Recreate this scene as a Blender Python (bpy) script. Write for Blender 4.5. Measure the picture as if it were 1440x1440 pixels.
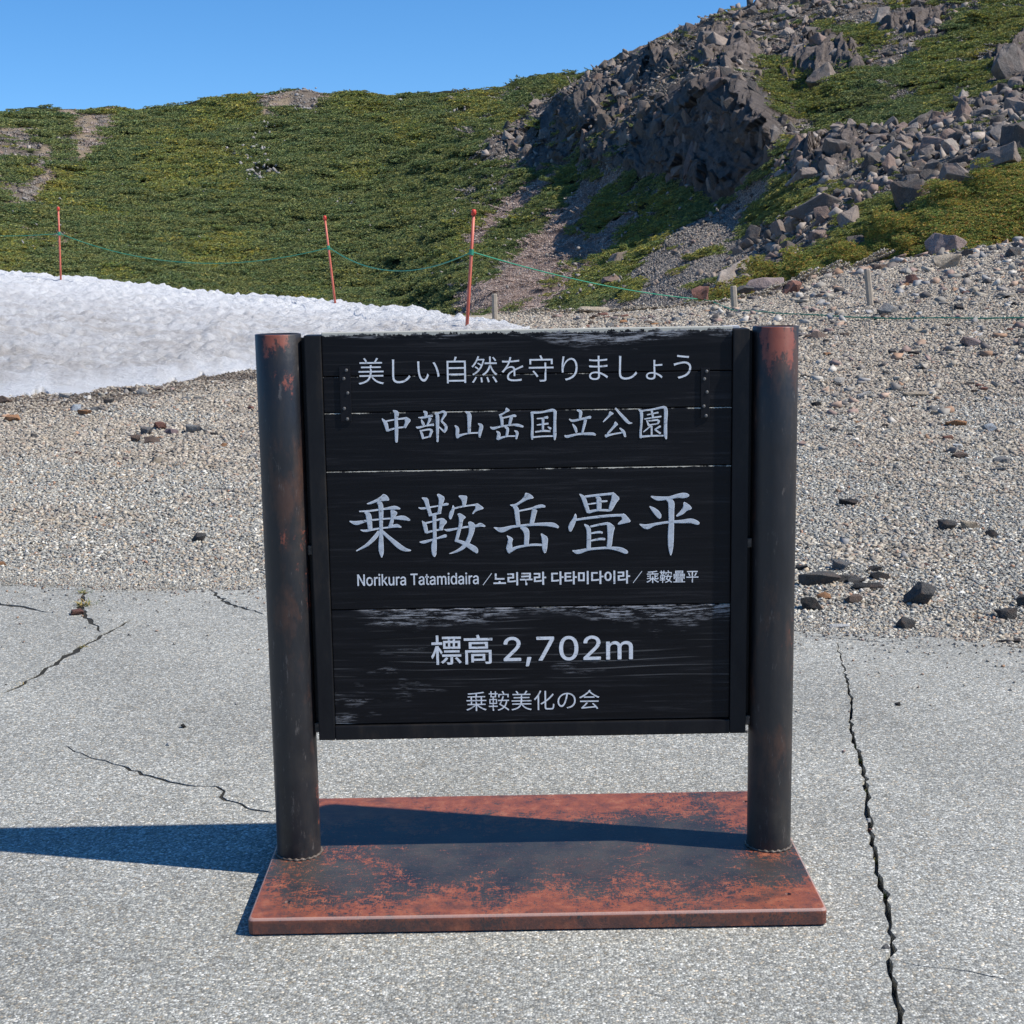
import bpy, bmesh, math, random
import numpy as np
from mathutils import Vector, Matrix, Euler
from mathutils.geometry import delaunay_2d_cdt

for o in list(bpy.data.objects): bpy.data.objects.remove(o)
SC = bpy.context.scene
COL = SC.collection
rng = np.random.default_rng(11)
random.seed(5)
R_ = math.radians

# ------------------------------------------------------------------ camera
F_PX = 2105.8                                  # focal length for a 1440 px wide picture
CAM = np.array([-0.0618, -3.7642, 1.5816])
YAW, PITCH, ROLL = 0.0046, 0.1667, -0.0158
def cam_axes():
    cy, sy, cp, sp = math.cos(YAW), math.sin(YAW), math.cos(PITCH), math.sin(PITCH)
    fwd = np.array([sy*cp, cy*cp, -sp]); right = np.array([cy, -sy, 0.0]); up = np.cross(right, fwd)
    cr, sr = math.cos(ROLL), math.sin(ROLL)
    return right*cr+up*sr, -right*sr+up*cr, fwd
AX, AY, AZ = cam_axes()
cam_data = bpy.data.cameras.new('camera'); cam = bpy.data.objects.new('camera', cam_data); COL.objects.link(cam)
cam.matrix_world = Matrix(((AX[0], AY[0], -AZ[0], CAM[0]), (AX[1], AY[1], -AZ[1], CAM[1]), (AX[2], AY[2], -AZ[2], CAM[2]), (0, 0, 0, 1)))
cam_data.sensor_width = 36; cam_data.lens = 36*F_PX/1440; cam_data.clip_start = 0.05; cam_data.clip_end = 6000
SC.camera = cam

# ------------------------------------------------------------------ world, sun, exposure
SUN_AZ, SUN_EL = R_(14.0), R_(48.0)            # azimuth measured from +x towards the camera side
SUN_DIR = Vector((math.cos(SUN_EL)*math.cos(SUN_AZ), -math.cos(SUN_EL)*math.sin(SUN_AZ), math.sin(SUN_EL)))
W = bpy.data.worlds.new('World'); SC.world = W; W.use_nodes = True
wn, wl = W.node_tree.nodes, W.node_tree.links
wn.clear()
tc = wn.new('ShaderNodeTexCoord'); ma = wn.new('ShaderNodeVectorMath'); ma.operation = 'MULTIPLY_ADD'
ma.inputs[1].default_value = (1, 1, 0.9); ma.inputs[2].default_value = (0, 0, 0.06)
nm = wn.new('ShaderNodeVectorMath'); nm.operation = 'NORMALIZE'
sky = wn.new('ShaderNodeTexSky'); sky.sky_type = 'NISHITA'; sky.sun_disc = False
sky.sun_elevation = SUN_EL; sky.sun_rotation = math.pi/2+SUN_AZ; sky.altitude = 2700; sky.dust_density = 0.2; sky.ozone_density = 3.0
hsv = wn.new('ShaderNodeHueSaturation'); hsv.inputs['Saturation'].default_value = 1.27
bg = wn.new('ShaderNodeBackground'); bg.inputs['Strength'].default_value = 0.14
wo = wn.new('ShaderNodeOutputWorld')
wl.new(tc.outputs['Generated'], ma.inputs[0]); wl.new(ma.outputs[0], nm.inputs[0]); wl.new(nm.outputs[0], sky.inputs[0])
wl.new(sky.outputs[0], hsv.inputs['Color']); wl.new(hsv.outputs[0], bg.inputs[0]); wl.new(bg.outputs[0], wo.inputs[0])
sl = bpy.data.lights.new('sun', 'SUN'); sl.energy = 5.0; sl.angle = R_(0.53); sl.color = (1.0, 0.945, 0.86)
so = bpy.data.objects.new('sun', sl); COL.objects.link(so); so.rotation_euler = SUN_DIR.to_track_quat('Z', 'Y').to_euler(); so.location = (8, -3, 10)
SC.view_settings.view_transform = 'Standard'; SC.view_settings.look = 'None'
SC.view_settings.exposure = 0.31; SC.view_settings.gamma = 1.0; SC.view_settings.use_curve_mapping = False

# ------------------------------------------------------------------ rays (photo pixels of a 1440 px picture -> the place)
def ray(px, py):
    d = AX*(px-720)/F_PX - AY*(py-720)/F_PX + AZ
    return d
def ray_n(px, py):
    """horizontal-unit direction(s): multiply by the ground distance D"""
    px = np.asarray(px, float); py = np.asarray(py, float)
    d = AX*((px-720)/F_PX)[..., None] - AY*((py-720)/F_PX)[..., None] + AZ
    return d/np.hypot(d[..., 0], d[..., 1])[..., None]
def at_D(px, py, D): return CAM + ray_n(px, py)*np.asarray(D, float)[..., None]
def on_z(px, py, z=0.0):
    d = ray(px, py); return CAM + d*(z-CAM[2])/d[2]
def on_y(px, py, y):
    d = ray(px, py); return CAM + d*(y-CAM[1])/d[1]
def to_px(P):
    d = np.asarray(P, float)-CAM; z = d@AZ
    return 720+F_PX*(d@AX)/z, 720-F_PX*(d@AY)/z

# ------------------------------------------------------------------ numpy noise
def _h(ix, iy, iz, s):
    h = (ix*374761393 + iy*668265263 + iz*2147483647 + s*974711) & 0xffffffff
    h = ((h ^ (h >> 13))*1274126177) & 0xffffffff
    h = (h ^ (h >> 16))
    return (h & 0xffff)/65535.0
def vnoise(x, y, z=0.0, s=0):
    x = np.asarray(x, float); y = np.asarray(y, float); z = np.asarray(z, float)+np.zeros_like(x)
    ix, iy, iz = np.floor(x).astype(np.int64), np.floor(y).astype(np.int64), np.floor(z).astype(np.int64)
    fx, fy, fz = x-ix, y-iy, z-iz
    fx, fy, fz = [f*f*(3-2*f) for f in (fx, fy, fz)]
    r = 0
    for a in (0, 1):
        for b in (0, 1):
            for c in (0, 1):
                r = r + _h(ix+a, iy+b, iz+c, s)*(fx if a else 1-fx)*(fy if b else 1-fy)*(fz if c else 1-fz)
    return r*2-1
def fbm(x, y, z=0.0, s=0, o=4):
    r, a, f = 0, 0.5, 1.0
    for k in range(o): r = r + a*vnoise(np.asarray(x)*f, np.asarray(y)*f, np.asarray(z)*f, s+k*17); a *= .5; f *= 2.03
    return r
def sstep(a, b, x): t = np.clip((x-a)/(b-a), 0, 1); return t*t*(3-2*t)
def in_poly(x, y, poly):
    x = np.asarray(x, float); y = np.asarray(y, float); r = np.zeros(x.shape, bool); n = len(poly)
    for i in range(n):
        x0, y0 = poly[i]; x1, y1 = poly[(i+1) % n]
        if y0 == y1: continue
        c = ((y0 > y) != (y1 > y)) & (x < (x1-x0)*(y-y0)/(y1-y0)+x0); r ^= c
    return r

# ------------------------------------------------------------------ mesh + object helpers
def mesh(name, V, F, mat=None, col=None, smooth=False, mats=None, midx=None):
    V = np.asarray(V, np.float32).reshape(-1, 3)
    me = bpy.data.meshes.new(name)
    if isinstance(F, np.ndarray):
        k = F.shape[1]; me.vertices.add(len(V)); me.vertices.foreach_set('co', V.ravel())
        me.loops.add(F.size); me.loops.foreach_set('vertex_index', F.astype(np.int32).ravel())
        me.polygons.add(len(F)); me.polygons.foreach_set('loop_start', np.arange(0, F.size, k, dtype=np.int32))
    else:
        me.from_pydata(V.tolist(), [], F)
    me.update(calc_edges=True)
    if smooth: me.polygons.foreach_set('use_smooth', np.ones(len(me.polygons), bool))
    if col is not None:
        a = me.attributes.new('col', 'FLOAT_COLOR', 'POINT'); c = np.ones((len(V), 4), np.float32); c[:, :3] = col; a.data.foreach_set('color', c.ravel())
    if mat: me.materials.append(mat)
    if mats:
        for m in mats: me.materials.append(m)
        me.polygons.foreach_set('material_index', np.asarray(midx, np.int32))
    me.validate(); return me
def link(name, me, parent=None, loc=None, rot=None, scl=None):
    o = bpy.data.objects.new(name, me); COL.objects.link(o)
    if parent: o.parent = parent
    if loc is not None: o.location = loc
    if rot is not None: o.rotation_euler = rot
    if scl is not None: o.scale = scl
    return o
def tag(o, label=None, cat=None, group=None, kind=None):
    if label: o['label'] = label
    if cat: o['category'] = cat
    if group: o['group'] = group
    if kind: o['kind'] = kind
    return o
def empty(name, loc=(0, 0, 0)):
    o = bpy.data.objects.new(name, None); o.location = loc; o.empty_display_size = .1; COL.objects.link(o); return o
def grid_faces(nu, nv):
    i = np.arange(nu-1)[:, None]*nv + np.arange(nv-1)[None]; i = i.ravel()
    return np.stack([i, i+nv, i+nv+1, i+1], 1)
def box(x0, x1, y0, y1, z0, z1, bev=0.0):
    bm = bmesh.new(); bmesh.ops.create_cube(bm, size=1)
    for v in bm.verts: v.co = Vector(((x0+x1)/2+v.co.x*(x1-x0), (y0+y1)/2+v.co.y*(y1-y0), (z0+z1)/2+v.co.z*(z1-z0)))
    if bev: bmesh.ops.bevel(bm, geom=bm.edges[:], offset=bev, segments=2, profile=.6, affect='EDGES')
    return bm
def bm_me(name, bm, mat, smooth=False):
    me = bpy.data.meshes.new(name); bm.normal_update(); bm.to_mesh(me); bm.free(); me.materials.append(mat)
    if smooth: me.polygons.foreach_set('use_smooth', np.ones(len(me.polygons), bool))
    return me
def lathe(prof, n=48, cx=0, cy=0, close=False):
    """prof: list of (r, z)"""
    V, F = [], []
    for r, z in prof:
        for k in range(n): a = 2*math.pi*k/n; V.append((cx+r*math.cos(a), cy+r*math.sin(a), z))
    m = len(prof)
    for j in range(m-1):
        for k in range(n): F.append((j*n+k, j*n+(k+1) % n, (j+1)*n+(k+1) % n, (j+1)*n+k))
    return V, F
def tube(path, r, n=8):
    path = [Vector(p) for p in path]; V, F = [], []
    for i, p in enumerate(path):
        t = (path[min(i+1, len(path)-1)]-path[max(i-1, 0)]).normalized()
        a = t.orthogonal() if abs(t.z) > .9 else t.cross(Vector((0, 0, 1))); a.normalize(); b = t.cross(a)
        rr = r[i] if hasattr(r, '__len__') else r
        for k in range(n): th = 2*math.pi*k/n; V.append(p+a*math.cos(th)*rr+b*math.sin(th)*rr)
    for i in range(len(path)-1):
        for k in range(n): F.append((i*n+k, i*n+(k+1) % n, (i+1)*n+(k+1) % n, (i+1)*n+k))
    F.append(tuple(range(n-1, -1, -1))); F.append(tuple((len(path)-1)*n+k for k in range(n)))
    return [tuple(v) for v in V], F

# ------------------------------------------------------------------ materials
class NT:
    def __init__(s, name):
        s.m = bpy.data.materials.new(name); s.m.use_nodes = True; s.t = s.m.node_tree; s.t.nodes.clear()
        s.out = s.t.nodes.new('ShaderNodeOutputMaterial'); s.b = s.n('BsdfPrincipled'); s.t.links.new(s.b.outputs[0], s.out.inputs[0])
        s.co = s.n('TexCoord').outputs['Object']
    def n(s, ty, ins=None, **pr):
        nd = s.t.nodes.new('ShaderNode'+ty)
        for k, v in pr.items(): setattr(nd, k, v)
        for k, v in (ins or {}).items():
            if isinstance(v, bpy.types.NodeSocket): s.t.links.new(v, nd.inputs[k])
            else:
                if isinstance(v, tuple) and len(v) == 3 and nd.inputs[k].type == 'RGBA': v = (*v, 1)
                nd.inputs[k].default_value = v
        return nd
    def set(s, **k):
        for a, v in k.items():
            a = a.replace('_', ' ')
            if isinstance(v, bpy.types.NodeSocket): s.t.links.new(v, s.b.inputs[a])
            else:
                if isinstance(v, tuple) and len(v) == 3 and s.b.inputs[a].type == 'RGBA': v = (*v, 1)
                s.b.inputs[a].default_value = v
    def noise(s, sc, det=4, rough=.55, vec=None, dist=0): return s.n('TexNoise', {'Vector': vec or s.co, 'Scale': sc, 'Detail': det, 'Roughness': rough, 'Distortion': dist}).outputs[0]
    def map(s, scale, vec=None, loc=(0, 0, 0)): return s.n('Mapping', {'Vector': vec or s.co, 'Scale': scale, 'Location': loc}).outputs[0]
    def ramp(s, fac, st):
        r = s.n('ValToRGB', {'Fac': fac}); e = r.color_ramp.elements
        while len(e) < len(st): e.new(.5)
        for k, (p, c) in zip(e, st):
            k.position = p; k.color = (c, c, c, 1) if not hasattr(c, '__len__') else (*c, 1)
        return r.outputs[0]
    def mr(s, v, a, b, c=0., d=1.): return s.n('MapRange', {0: v, 1: a, 2: b, 3: c, 4: d}).outputs[0]
    def math(s, op, a, b=0.): return s.n('Math', {0: a, 1: b}, operation=op).outputs[0]
    def mix(s, f, a, b, mode='MIX'):
        m = s.n('MixRGB', {'Fac': f, 'Color1': a, 'Color2': b}, blend_type=mode); return m.outputs[0]
    def sep(s, v=None): return s.n('SeparateXYZ', {0: v or s.co}).outputs
    def bump(s, h, st, dist, nrm=None):
        d = {'Height': h, 'Strength': st, 'Distance': dist}
        if nrm: d['Normal'] = nrm
        return s.n('Bump', d).outputs[0]
    def obj_rand(s): return s.n('ObjectInfo').outputs['Random']

def m_asphalt():
    t = NT('weathered_asphalt')
    v = t.n('TexVoronoi', {'Vector': t.co, 'Scale': 165.0}); v2 = t.n('TexVoronoi', {'Vector': t.co, 'Scale': 310.0})
    g = t.sep(v.outputs['Color'])[0]; g2 = t.sep(v2.outputs['Color'])[1]
    c = t.ramp(g, [(0, (.16, .16, .148)), (.25, (.235, .234, .216)), (.6, (.325, .322, .297)), (.85, (.43, .425, .385)), (1, (.66, .645, .60))])
    c2 = t.ramp(g2, [(0, .68), (.5, .99), (1, 1.3)])
    c = t.mix(1., c, c2, 'MULTIPLY')
    tint = t.ramp(t.sep(v.outputs['Color'])[1], [(0, (.97, 1.0, 1.0)), (.6, (1, 1, .99)), (.9, (1.04, 1.0, .9)), (1, (1.18, 1.0, .8))])
    c = t.mix(1., c, tint, 'MULTIPLY')
    gap = t.ramp(v.outputs['Distance'], [(0, 1.08), (.5, 1.0), (.78, .68)])
    c = t.mix(.8, c, gap, 'MULTIPLY')
    big = t.ramp(t.noise(1.1, 5), [(.3, .80), (.7, 1.13)]); c = t.mix(1., c, big, 'MULTIPLY')
    st = t.ramp(t.noise(4.5, 3), [(.58, 1.), (.70, .82)]); c = t.mix(1., c, st, 'MULTIPLY')
    nb = t.bump(t.math('SUBTRACT', 1., v.outputs['Distance']), .55, .004)
    t.set(Base_Color=c, Roughness=.85, Normal=nb); return t.m
def m_ground():
    t = NT('gravel_soil')
    v = t.n('TexVoronoi', {'Vector': t.co, 'Scale': 26.}); g = t.sep(v.outputs['Color'])[0]
    c = t.ramp(g, [(0, (.20, .185, .16)), (.5, (.31, .285, .24)), (1, (.42, .39, .33))])
    far = t.ramp(t.mr(t.sep()[1], 4., 20.), [(0, (.85, .92, .98)), (1, (1.08, 1.0, .88))]); c = t.mix(1., c, far, 'MULTIPLY')
    c = t.mix(1., c, t.ramp(t.noise(.8, 5), [(.3, .8), (.7, 1.15)]), 'MULTIPLY')
    t.set(Base_Color=c, Roughness=.95, Normal=t.bump(v.outputs['Distance'], .6, .02)); return t.m
def m_stone(name, attr, rough=.9):
    t = NT(name)
    if attr: base = t.n('Attribute', attribute_name='col').outputs[0]
    else: base = t.n('ObjectInfo').outputs['Color']
    nz = t.noise(14. if attr else 5., 6, .65); c = t.mix(1., base, t.ramp(nz, [(.3, .72), (.5, 1.), (.72, 1.28)]), 'MULTIPLY')
    if not attr:
        sp = t.noise(30., 4, .7); c = t.mix(t.ramp(sp, [(.58, 0.), (.68, .55)]), c, (.34, .33, .30))
        br = t.noise(1.7, 4); c = t.mix(t.ramp(br, [(.5, 0.), (.72, .5)]), c, (.17, .105, .075))
        nb = t.bump(t.noise(9., 8, .7), .8, .06)
        t.set(Normal=nb)
    t.set(Base_Color=c, Roughness=rough, Specular_IOR_Level=.25); return t.m
def m_hill():
    t = NT('slope_soil'); base = t.n('Attribute', attribute_name='col').outputs[0]
    c = t.mix(1., base, t.ramp(t.noise(1.6, 8, .7), [(.3, .6), (.5, 1.), (.7, 1.35)]), 'MULTIPLY')
    t.set(Base_Color=c, Roughness=.95, Normal=t.bump(t.noise(2.2, 8, .75), 1., .5), Specular_IOR_Level=.15); return t.m
def m_leaf():
    t = NT('dwarf_pine_needles'); base = t.n('Attribute', attribute_name='col').outputs[0]
    oi = t.n('ObjectInfo').outputs['Random']
    c = t.mix(1., base, t.ramp(oi, [(0, (.72, .86, .85)), (.35, (.95, 1., .9)), (.75, (1.12, 1.05, .95)), (1, (1.3, 1.12, .9))]), 'MULTIPLY')
    t.set(Base_Color=c, Roughness=.65, Specular_IOR_Level=.3); return t.m
def m_snow():
    t = NT('old_snow'); s = t.sep()
    base = (.90, .905, .91)
    dirt = t.noise(1., 7, .7, t.map((.9, 2.2, 1.))); dm = t.ramp(dirt, [(.42, 0.), (.66, .65)])
    low = t.n('Attribute', attribute_name='col').outputs[0]
    dm2 = t.math('MULTIPLY', dm, t.mr(t.sep(low)[0], 0., 1., .2, 1.15)); c = t.mix(dm2, base, (.50, .44, .38))
    c = t.mix(t.math('MULTIPLY', t.sep(low)[0], .30), c, (.52, .48, .43))
    fine = t.noise(9., 6, .75, t.map((1., 2.4, 1.))); c = t.mix(t.math('MULTIPLY', t.ramp(fine, [(.52, 0.), (.68, .45)]), t.mr(t.sep(low)[0], 0., 1., .45, 1.)), c, (.44, .40, .37))
    t.set(Base_Color=c, Roughness=.6, Normal=t.bump(t.noise(6., 7, .75, t.map((1., 2.2, 1.))), 1., .16)); return t.m
def m_post():
    t = NT('rusty_black_pipe'); s = t.sep(); raw = t.co
    t.co = t.n('VectorMath', {0: t.co, 1: t.n('CombineXYZ', {0: 0., 1: 0., 2: t.math('MULTIPLY', t.obj_rand(), 17.)}).outputs[0]}, operation='ADD').outputs[0]
    cy = t.map((9., 9., 2.2)); n1 = t.noise(1., 7, .7, cy)
    c = t.ramp(n1, [(.30, (.006, .006, .008)), (.48, (.010, .010, .012)), (.58, (.019, .016, .015)), (.70, (.05, .032, .024)), (.8, (.12, .05, .028))])
    lo = t.mr(s[2], .05, .5, 1., 0.); c = t.mix(t.math('MULTIPLY', lo, t.ramp(t.noise(9., 7, .7), [(.42, 0.), (.64, .6)])), c, (.050, .042, .033)); br = t.noise(1., 6, .65, t.map((12., 12., 5.), loc=(9., 1., 4.))); c = t.mix(t.ramp(br, [(.54, 0.), (.66, .6)]), c, (.075, .034, .020))
    # red oxide showing at the top front and in a few lower spots
    top = t.mr(s[2], 1.18, 1.40, 0., 1.); rn = t.noise(1., 8, .72, t.map((16., 16., 7.), loc=(3.1, .4, 1.)))
    front = t.mr(s[1], -.028, -.052, 0., 1.)
    rm = t.math('ADD', t.math('MULTIPLY', t.math('MULTIPLY', top, front), .30), rn)
    spots = t.noise(3.6, 3, .5, t.map((1., 1., .8), loc=(7., 2., 3.)))
    rm = t.math('ADD', rm, t.mr(spots, .52, .68, 0., .15))
    c = t.mix(t.ramp(t.math('ADD', rm, t.mr(t.noise(120., 4, .7), .3, .7, -.05, .05)), [(.69, 0.), (.76, .85)]), c, (.23, .062, .035))
    scr = t.noise(1., 5, .8, t.map((60., 60., 14.), loc=(1., 2., 5.))); c = t.mix(t.ramp(scr, [(.61, 0.), (.68, .5)]), c, (.13, .115, .105))
    t.set(Base_Color=c, Roughness=t.ramp(n1, [(.3, .30), (.7, .6)]), Normal=t.bump(t.noise(30., 5), .3, .004), Specular_IOR_Level=.5); return t.m
def m_frame():
    t = NT('black_steel_frame'); n1 = t.noise(1., 6, .7, t.map((14., 14., 5.)))
    c = t.ramp(n1, [(.3, (.005, .005, .007)), (.55, (.011, .011, .012)), (.75, (.03, .024, .02))])
    t.set(Base_Color=c, Roughness=.5, Normal=t.bump(n1, .2, .003), Specular_IOR_Level=.2); return t.m
def m_plate():
    t = NT('worn_base_plate'); s = t.sep()
    n1 = t.noise(5.5, 8, .68); sx = t.noise(1., 6, .75, t.map((30., 55., 30.), loc=(2., 0, 0)), dist=1.2)
    # black paint survives in a band along the middle, primer shows towards the edges where shoes scrape
    y = t.math('ABSOLUTE', t.math('ADD', s[1], .03)); edge = t.mr(y, .10, .34, -.17, .13)
    xs = t.math('ABSOLUTE', s[0]); edge = t.math('ADD', edge, t.mr(xs, .45, .68, 0., .09))
    m = t.math('ADD', t.math('ADD', n1, edge), t.mr(sx, .3, .7, -.17, .17))
    m = t.math('ADD', m, t.mr(t.noise(1.7, 3, .5, t.map((1., 1., 1.), loc=(4., 1., 0))), .3, .7, -.12, .12))
    m = t.math('ADD', m, t.mr(t.noise(150., 6, .8), .3, .7, -.20, .20))
    sc2 = t.noise(1., 5, .8, t.map((150., 22., 30.), loc=(7., 3., 0)), dist=1.5); m = t.math('ADD', m, t.mr(sc2, .3, .7, -.14, .14))
    black = t.ramp(t.noise(9., 6), [(.3, (.018, .022, .028)), (.7, (.062, .056, .048))])
    red = t.ramp(t.noise(22., 6, .7), [(.3, (.13, .040, .027)), (.55, (.31, .084, .038)), (.75, (.43, .17, .09))])
    c = t.mix(t.ramp(m, [(.47, 0.), (.55, .85)]), black, red)
    blot = t.noise(4., 7, .7, t.map((1., 1.6, 1.), loc=(5, 5, 0))); c = t.mix(t.ramp(blot, [(.54, 0.), (.66, .7)]), c, (.05, .034, .030))
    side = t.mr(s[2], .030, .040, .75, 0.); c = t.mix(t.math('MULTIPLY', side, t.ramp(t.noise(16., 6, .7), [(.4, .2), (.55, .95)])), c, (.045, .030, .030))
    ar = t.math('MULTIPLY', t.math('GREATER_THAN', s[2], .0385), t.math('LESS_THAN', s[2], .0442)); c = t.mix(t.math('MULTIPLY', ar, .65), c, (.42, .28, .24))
    scr = t.n('TexVoronoi', {'Vector': t.map((18., 30., 1.), t.n('VectorMath', {0: t.co, 1: t.n('TexNoise', {'Vector': t.co, 'Scale': 9., 'Detail': 3.}).outputs[1]}, operation='ADD').outputs[0]), 'Scale': 1.}, feature='DISTANCE_TO_EDGE').outputs[0]
    c = t.mix(t.math('MULTIPLY', t.ramp(scr, [(.0, .6), (.03, 0.)]), t.ramp(sx, [(.45, 0.), (.6, 1.)])), c, (.34, .12, .08))
    t.set(Base_Color=c, Roughness=.48, Normal=t.bump(m, .35, .002), Specular_IOR_Level=.5); return t.m
def m_weld():
    t = NT('weld_bead'); t.set(Base_Color=t.ramp(t.noise(60., 4), [(.42, (.045, .038, .03)), (.6, (.12, .09, .07)), (.72, (.34, .27, .22))]), Roughness=.55); return t.m
def m_plank(k, patch, topw, edge_wear_glint):
    t = NT('charred_plank_%s' % 'abcde'[k]); s = t.sep()
    off = (3.7*k, 1.3*k, 2.1*k)
    grain = t.noise(1., 8, .72, t.map((3.5, 20., 95.), loc=off), dist=.4)
    warp = t.noise(2.2, 3, .5, t.map((1., 1., 2.6), loc=off))
    ring = t.n('TexWave', {'Vector': t.map((.9, 1., 7.), loc=off), 'Scale': 2.3, 'Distortion': 9., 'Detail': 2.5, 'Detail Scale': .6, 'Detail Roughness': .5}, bands_direction='Z').outputs['Fac']
    c = t.ramp(grain, [(.3, (.0028, .0028, .004)), (.55, (.0065, .0065, .008)), (.72, (.026, .025, .027))])
    rl = t.math('MULTIPLY', t.ramp(ring, [(.93, 0.), (.985, 1.)]), t.ramp(warp, [(.45, 0.), (.62, 1.)]))
    c = t.mix(t.math('MULTIPLY', rl, .05 if patch < .9 else .8), c, (.16, .155, .15))
    # wear: streaks along the grain inside cloudy patches
    cl = t.noise(1., 4, .6, t.map((2.6, 1., 9.), loc=(off[0]+.8, 0, off[2])))
    streak = t.noise(1., 6, .8, t.map((17., 20., 210.), loc=off))
    gz = t.n('TexCoord').outputs['Generated']; g = t.sep(gz)
    tp = t.mr(g[2], 1.-topw[1], 1., 0., topw[0]); lo = .575 if patch > .9 else .70-patch*.12
    m1 = t.ramp(t.math('ADD', cl, tp), [(lo, 0.), (lo+.10, 1.)]); m2 = t.ramp(streak, [(.50, 0.), (.57, .95)])
    c = t.mix(t.math('MULTIPLY', m1, m2), c, (.34, .335, .34))
    # bare wood on the top arris; worn seam edges with sun glint painted in
    en = t.noise(1., 6, .75, t.map((7., 1., 1.), loc=off)); h = edge_wear_glint[1]; hn = t.mr(t.noise(1., 5, .8, t.map((45., 1., 30.), loc=off)), .35, .65, 1.-h*.15, 1.-h*1.5)
    ed = t.math('MULTIPLY', t.math('GREATER_THAN', g[2], hn), t.ramp(en, [(.5-edge_wear_glint[0]*.25, 0.), (.58-edge_wear_glint[0]*.25, 1.)]))
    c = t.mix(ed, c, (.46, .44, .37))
    t.set(Base_Color=c, Roughness=t.ramp(grain, [(.3, .34), (.7, .6)]), Normal=t.bump(grain, .35, .0015), Specular_IOR_Level=.16); return t.m
def m_flat(name, c, rough=.6, n=None, spec=.4):
    t = NT(name)
    if n: t.set(Base_Color=t.mix(1., c, t.ramp(t.noise(n, 5, .65), [(.3, .75), (.7, 1.22)]), 'MULTIPLY'))
    else: t.set(Base_Color=c)
    t.set(Roughness=rough, Specular_IOR_Level=spec); return t.m
def m_letter(name, c):
    t = NT(name); ch = t.noise(1., 5, .75, t.map((60., 1., 160.)))
    t.set(Base_Color=t.mix(t.ramp(ch, [(.575, 0.), (.63, .75)]), t.mix(1., c, t.ramp(t.noise(90., 3), [(.3, .85), (.7, 1.1)]), 'MULTIPLY'), (.05, .05, .055)), Roughness=.45); return t.m
def m_pole():
    t = NT('faded_red_pole'); s = t.sep()
    c = t.ramp(t.noise(1., 5, .7, t.map((20., 20., 2.))), [(.35, (.50, .085, .045)), (.6, (.58, .16, .11)), (.8, (.62, .34, .28))])
    t.set(Base_Color=c, Roughness=.5); return t.m
MAT = dict(asphalt=m_asphalt(), ground=m_ground(), stone=m_stone('bare_stone', False), pebble=m_stone('gravel_stones', True), hill=m_hill(), leaf=m_leaf(),
           snow=m_snow(), post=m_post(), frame=m_frame(), plate=m_plate(), weld=m_weld(), hole=m_flat('hole_dark', (.01, .01, .01), .9),
           edge=m_letter('white_letter_edge', (.84, .85, .86)), fill=m_letter('grey_white_letter_paint', (.50, .53, .56)), paint=m_letter('white_letter_paint', (.72, .73, .74)),
           bracket=m_flat('dark_bracket_steel', (.006, .006, .008), .5, 40., .2), screw=m_flat('worn_screw_steel', (.12, .115, .11), .4, 120.),
           pole=m_pole(), rope=m_flat('green_rope', (.035, .25, .15), .6), wood=m_flat('grey_weathered_wood', (.34, .29, .23), .85, 9.),
           crackdirt=m_flat('crack_dirt', (.022, .020, .015), .95, 40.))

# ------------------------------------------------------------------ terrain functions
def G(x, y):
    """height of the gravel ground"""
    x = np.asarray(x, float); y = np.asarray(y, float)
    D = np.hypot(x-CAM[0], y-CAM[1]); front = sstep(-1., 3., y)
    z = -.045+.033*sstep(5.6, 6.5, D)*front+.012*sstep(6.5, 8., D)*front
    z = z + .0155*np.maximum(0, D-9)*front
    e = x-2.6-.02*D; z = z + front*.133*(np.sqrt(e*e+2.)+e)*.5*sstep(10, 26, D)
    z = z + front*sstep(7, 16, D)*(.05*fbm(x*.35, y*.35, 0, 3, 3)+.02*fbm(x*1.3, y*1.3, 0, 5, 2))
    a = (x-CAM[0])/np.maximum(D, 1.); lip = 33.5+.8*fbm(a*60, D*0, 0, 13, 3)+12*sstep(.14, .30, a); dr = np.maximum(0, D-lip); z = z - np.minimum(dr*.30, 14.)*front
    return z
def Gs(x, y): return float(G(np.array([x]), np.array([y]))[0])
SNOW_E = [(-400, 566, 17.0), (-60, 556, 17.4), (40, 551, 17.6), (110, 549, 17.8), (160, 541, 18.4), (220, 545, 18.4), (300, 532, 19.6), (370, 524, 20.4), (470, 510, 21.5), (560, 497, 22.8), (650, 480, 24.5), (745, 462, 26.8)]
SNOW_C = [(-400, 350, 46), (-60, 379, 46), (40, 384, 45), (110, 391, 44), (160, 396, 43), (220, 401, 42), (300, 409, 40), (370, 417, 38), (470, 425.5, 36.5), (560, 431, 33), (650, 446, 29.5), (745, 462, 27.3)]
def snow_D(px, t):
    e = np.interp(px, [a[0] for a in SNOW_E], [a[2] for a in SNOW_E]); c = np.interp(px, [a[0] for a in SNOW_C], [a[2] for a in SNOW_C])
    return e+(c-e)*t
def hit_ground(px, py):
    d = ray_n(px, py); D = np.linspace(5., 60., 2200); P = CAM+d*D[:, None]
    g = G(P[:, 0], P[:, 1]); m = P[:, 2] < g; i = np.argmax(m) if m.any() else np.argmin((P[:, 2]-g)/D)
    return P[i], D[i]

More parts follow.
